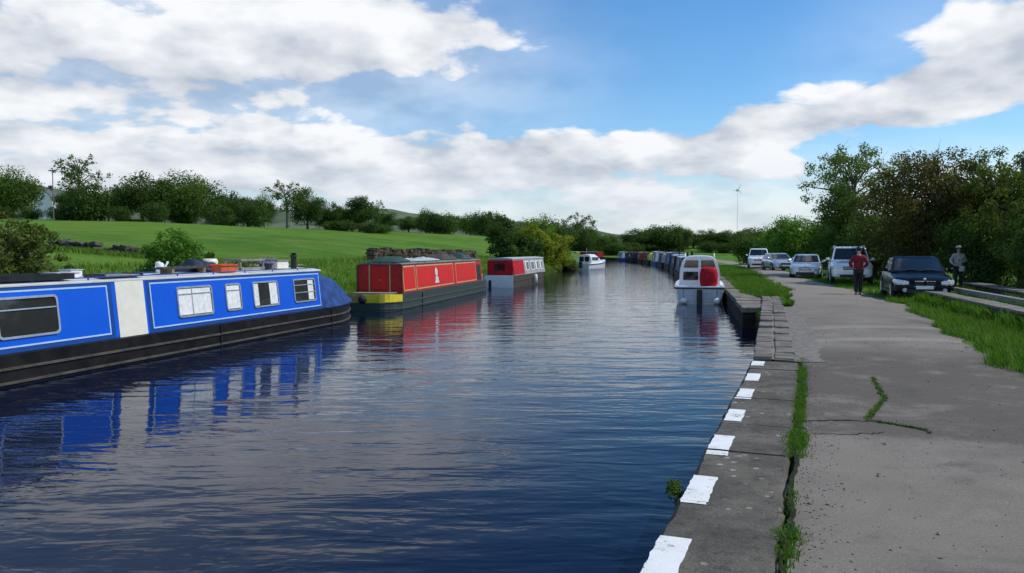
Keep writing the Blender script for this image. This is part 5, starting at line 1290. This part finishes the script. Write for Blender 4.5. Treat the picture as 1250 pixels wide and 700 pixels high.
# ------------------------------------------------------------------ grass
rngG = np.random.default_rng(5)
def blades(name, label, P, hgt, wid, mat, lean=.5, kind='stuff'):
    P = np.asarray(P, float); n = len(P); h = hgt * rngG.uniform(.45, 1.25, n) if np.isscalar(hgt) else hgt
    a = rngG.uniform(0, 6.283, n); d = np.stack([np.cos(a), np.sin(a), 0 * a], 1); s = np.stack([-np.sin(a), np.cos(a), 0 * a], 1)
    ln = (h * rngG.uniform(.1, lean, n))[:, None]; w_ = (wid * rngG.uniform(.6, 1.4, n))[:, None]; up = np.array([0, 0, 1.0])
    b0 = P - s * w_; b1 = P + s * w_; m0 = P + up * (h * .6)[:, None] + d * ln * .4 - s * w_ * .7; m1 = m0 + s * w_ * 1.4; tp = P + up * h[:, None] * .98 + d * ln
    tp0 = tp - s * w_ * .12; tp1 = tp + s * w_ * .12
    V = np.stack([b0, b1, m1, m0, tp1, tp0], 1).reshape(-1, 3); k = np.arange(n)[:, None] * 6
    F = np.concatenate([k + np.array([[0, 1, 2, 3]]), k + np.array([[3, 2, 4, 5]])], 0)
    o = mesh_np(name, V, F, mat); tag(o, label, 'grass', kind=kind); return o
def scatter(n, xf, y0, y1, dens=None):
    yy = y0 + (y1 - y0) * rngG.random(n) ** 1.25; lo_, hi_ = xf(yy); xx = lo_ + (hi_ - lo_) * rngG.random(n)
    keep = np.sin(xx * 2.1 + np.sin(yy * 1.3) * 2) * np.sin(yy * 1.7 + 1) + rngG.random(n) * 1.6 > .05
    xx, yy = xx[keep], yy[keep]; zz = height(xx, yy); return np.stack([xx, yy, zz - .005], 1)
edge = lambda yy: .10 * np.sin(yy * 3.1) + .16 * np.sin(yy * 1.3 + 2)
Pv = np.concatenate([scatter(70000, lambda y: (xat(PR, y) - .10 + edge(y), xat(PR, y) + 3.4), 8, 27), scatter(16000, lambda y: (xat(PR, y) - .12 + edge(y), xat(PR, y) + 4.5), 26, 60)])
blades('verge_grass', 'lush green grass along the right side of the towpath', Pv, .135, .0075, 'blade', 1.1)
Pv = np.concatenate([scatter(9000, lambda y: (xat(PR, y) - .05 + edge(y), xat(PR, y) + 3.2), 8, 27), scatter(3000, lambda y: (xat(RB, y) + .6, xat(PL, y) + .1), 30, 60)])
blades('verge_grass', 'pale seeding grass stalks mixed into the verges', Pv, .24, .005, 'blade_dry', .9)
Pv = np.concatenate([scatter(15000, lambda y: (np.maximum(xat(RB, y) + .5, xat(QY, y) + .72 * (y < 27.8)), xat(PL, y) + .10 + edge(y) * .6), 23.6, 36), scatter(17000, lambda y: (xat(RB, y) + .45, xat(PL, y) + .15 + edge(y)), 30, 85)])
blades('bank_grass', 'long green grass on the verge between bank wall and towpath', Pv, .15, .010, 'blade', .9)
Pv = np.concatenate([scatter(26000, lambda y: (xat(LB, y) - 7, xat(LB, y) - .15), 12, 70), scatter(14000, lambda y: (xat(LB, y) - 1.4, xat(LB, y) - .1), 20, 110)])
Pw = np.concatenate([np.stack([rngG.uniform(-21.5, -12.5, 5200), rngG.normal(34.6, .55, 5200)], 1), np.stack([np.interp(rngG.uniform(46, 62, 3800), [46, 62], [-9, -2.7]) + rngG.normal(0, .3, 3800), rngG.uniform(46, 62, 3800)], 1)])
Pv = np.concatenate([Pv, np.stack([Pw[:, 0], Pw[:, 1], height(Pw[:, 0], Pw[:, 1])], 1)])
blades('bank_grass', 'rough long grass on the left bank behind the moored boats', Pv, .22, .014, 'blade_dry', .9)
pts = []
for (A_, B_, off, n_) in (((13.1, 24.9), (10.2, 14.0), .34, 6000), ((17.4, 30.4), (12.0, 13.2), .42, 3600), ((15.0, 27.2), (11.35, 14.2), .2, 2600)):
    for i in range(n_):
        f = rngG.random(); d_ = Vector((B_[0] - A_[0], B_[1] - A_[1])).normalized(); o_ = off + rngG.normal() * .10
        if math.sin(f * 37) + math.sin(f * 14 + 1) + rngG.normal() * .6 < -.4: continue
        pts.append((A_[0] + (B_[0] - A_[0]) * f + d_.y * -o_ * -1, A_[1] + (B_[1] - A_[1]) * f - d_.x * o_, 0))
blades('wall_weeds', 'taller weeds and grass growing along the low stone walls', np.array(pts), .34, .014, 'blade', .8)
# weeds in the crack beside the coping and in the cracks of the path
pts = []
for (d0, d1, n_, sp) in ((7.0, 11.6, 5200, .030), (6.7, 7.6, 1500, .05), (5.25, 5.8, 200, .02), (4.55, 5.1, 520, .03), (4.2, 4.5, 140, .02), (11.6, 12.6, 300, .05), (4.85, 5.0, 160, .045)):
    for i in range(n_):
        D = rngG.uniform(d0, d1); x, y = Q(D, .742 + rngG.normal() * sp); pts.append((x, y, .012))
blades('crack_weeds', 'grass and weeds growing in the crack beside the coping', np.array([p_ for p_ in pts if math.sin(p_[1] * 7.3) + math.sin(p_[1] * 2.9 + 1) * .8 + rngG.normal() * .6 > (-1.2 if p_[1] > 7 else -.3)]), .034, .0034, 'blade', 1.4)
pts = []
for i in range(len(CR) - 1):
    for k in range(260):
        f = rngG.random(); pts.append((CR[i][0] + (CR[i + 1][0] - CR[i][0]) * f + rngG.normal() * .018, CR[i][1] + (CR[i + 1][1] - CR[i][1]) * f + rngG.normal() * .018, .03))
for k in range(200): f = rngG.random(); pts.append((3.55 + .3 * f, 7.74 - .36 * f + rngG.normal() * .012, .03))
blades('crack_grass', 'short grass sprouting from the branching crack in the tarmac', np.array(pts), .020, .0034, 'blade', 1.4)
# loose stones and grit on the tarmac and against the coping
n_ = 2600; yy = rngG.uniform(3.6, 16, n_) ; a_ = xat(PL, yy); b_ = xat(PR, yy); f_ = np.where(rngG.random(n_) < .45, np.abs(rngG.normal(0, .05, n_)), rngG.random(n_)); f_ = np.where(rngG.random(n_) < .25, 1 - np.abs(rngG.normal(0, .05, n_)), f_); f_ = np.clip(f_, .006, .985)
xx = a_ + (b_ - a_) * f_; r_ = rngG.uniform(.003, .010, n_) * np.where(rngG.random(n_) < .06, 2.0, 1.0)
oct_ = np.array([(1, 0, 0), (0, 1, 0), (-1, 0, 0), (0, -1, 0), (0, 0, .8), (0, 0, -.3)]); J = 1 + rngG.normal(0, .22, (n_, 6, 1))
zz = np.array([pathz(float(p_), float(q_)) for p_, q_ in zip(xx, yy)])
V = (np.stack([xx, yy, zz + .001], 1)[:, None, :] + oct_[None] * J * r_[:, None, None]).reshape(-1, 3)
F = (np.arange(n_)[:, None, None] * 6 + np.array([(0, 1, 4), (1, 2, 4), (2, 3, 4), (3, 0, 4), (1, 0, 5), (2, 1, 5), (3, 2, 5), (0, 3, 5)])[None]).reshape(-1, 3)
tag(mesh_np('loose_gravel', V, F, 'gravel'), 'loose grit and small stones lying on the towpath', 'gravel', kind='stuff')
# fern-like weed hanging from the quay face
x, y = Q(5.95, -.03); t = thing('wall_weed', 'small green weed growing from the quay face over the water', 'weed', (x, y, -.14)); rngw = np.random.default_rng(8); t.scale = (.75, .75, .75); V, F = leaf_cloud(rngw, [(-.09, 0, .02, .10, .14, .07), (-.05, .16, .05, .07, .10, .05), (-.07, -.15, -.04, .07, .10, .06), (-.14, .05, .10, .04, .05, .06), (-.12, -.07, .11, .03, .04, .06)], 330, .020); mesh_np('leaves', V, F, 'leaf_mid', t)
mb = MB()
for k in range(6): mb.tube([(.02, 0, -.03), (-.06, .04 * (k - 2.5), .0), (-.12, .06 * (k - 2.5), .03)], .004, 4)
mb.build('stem', 'leaf_mid', t)
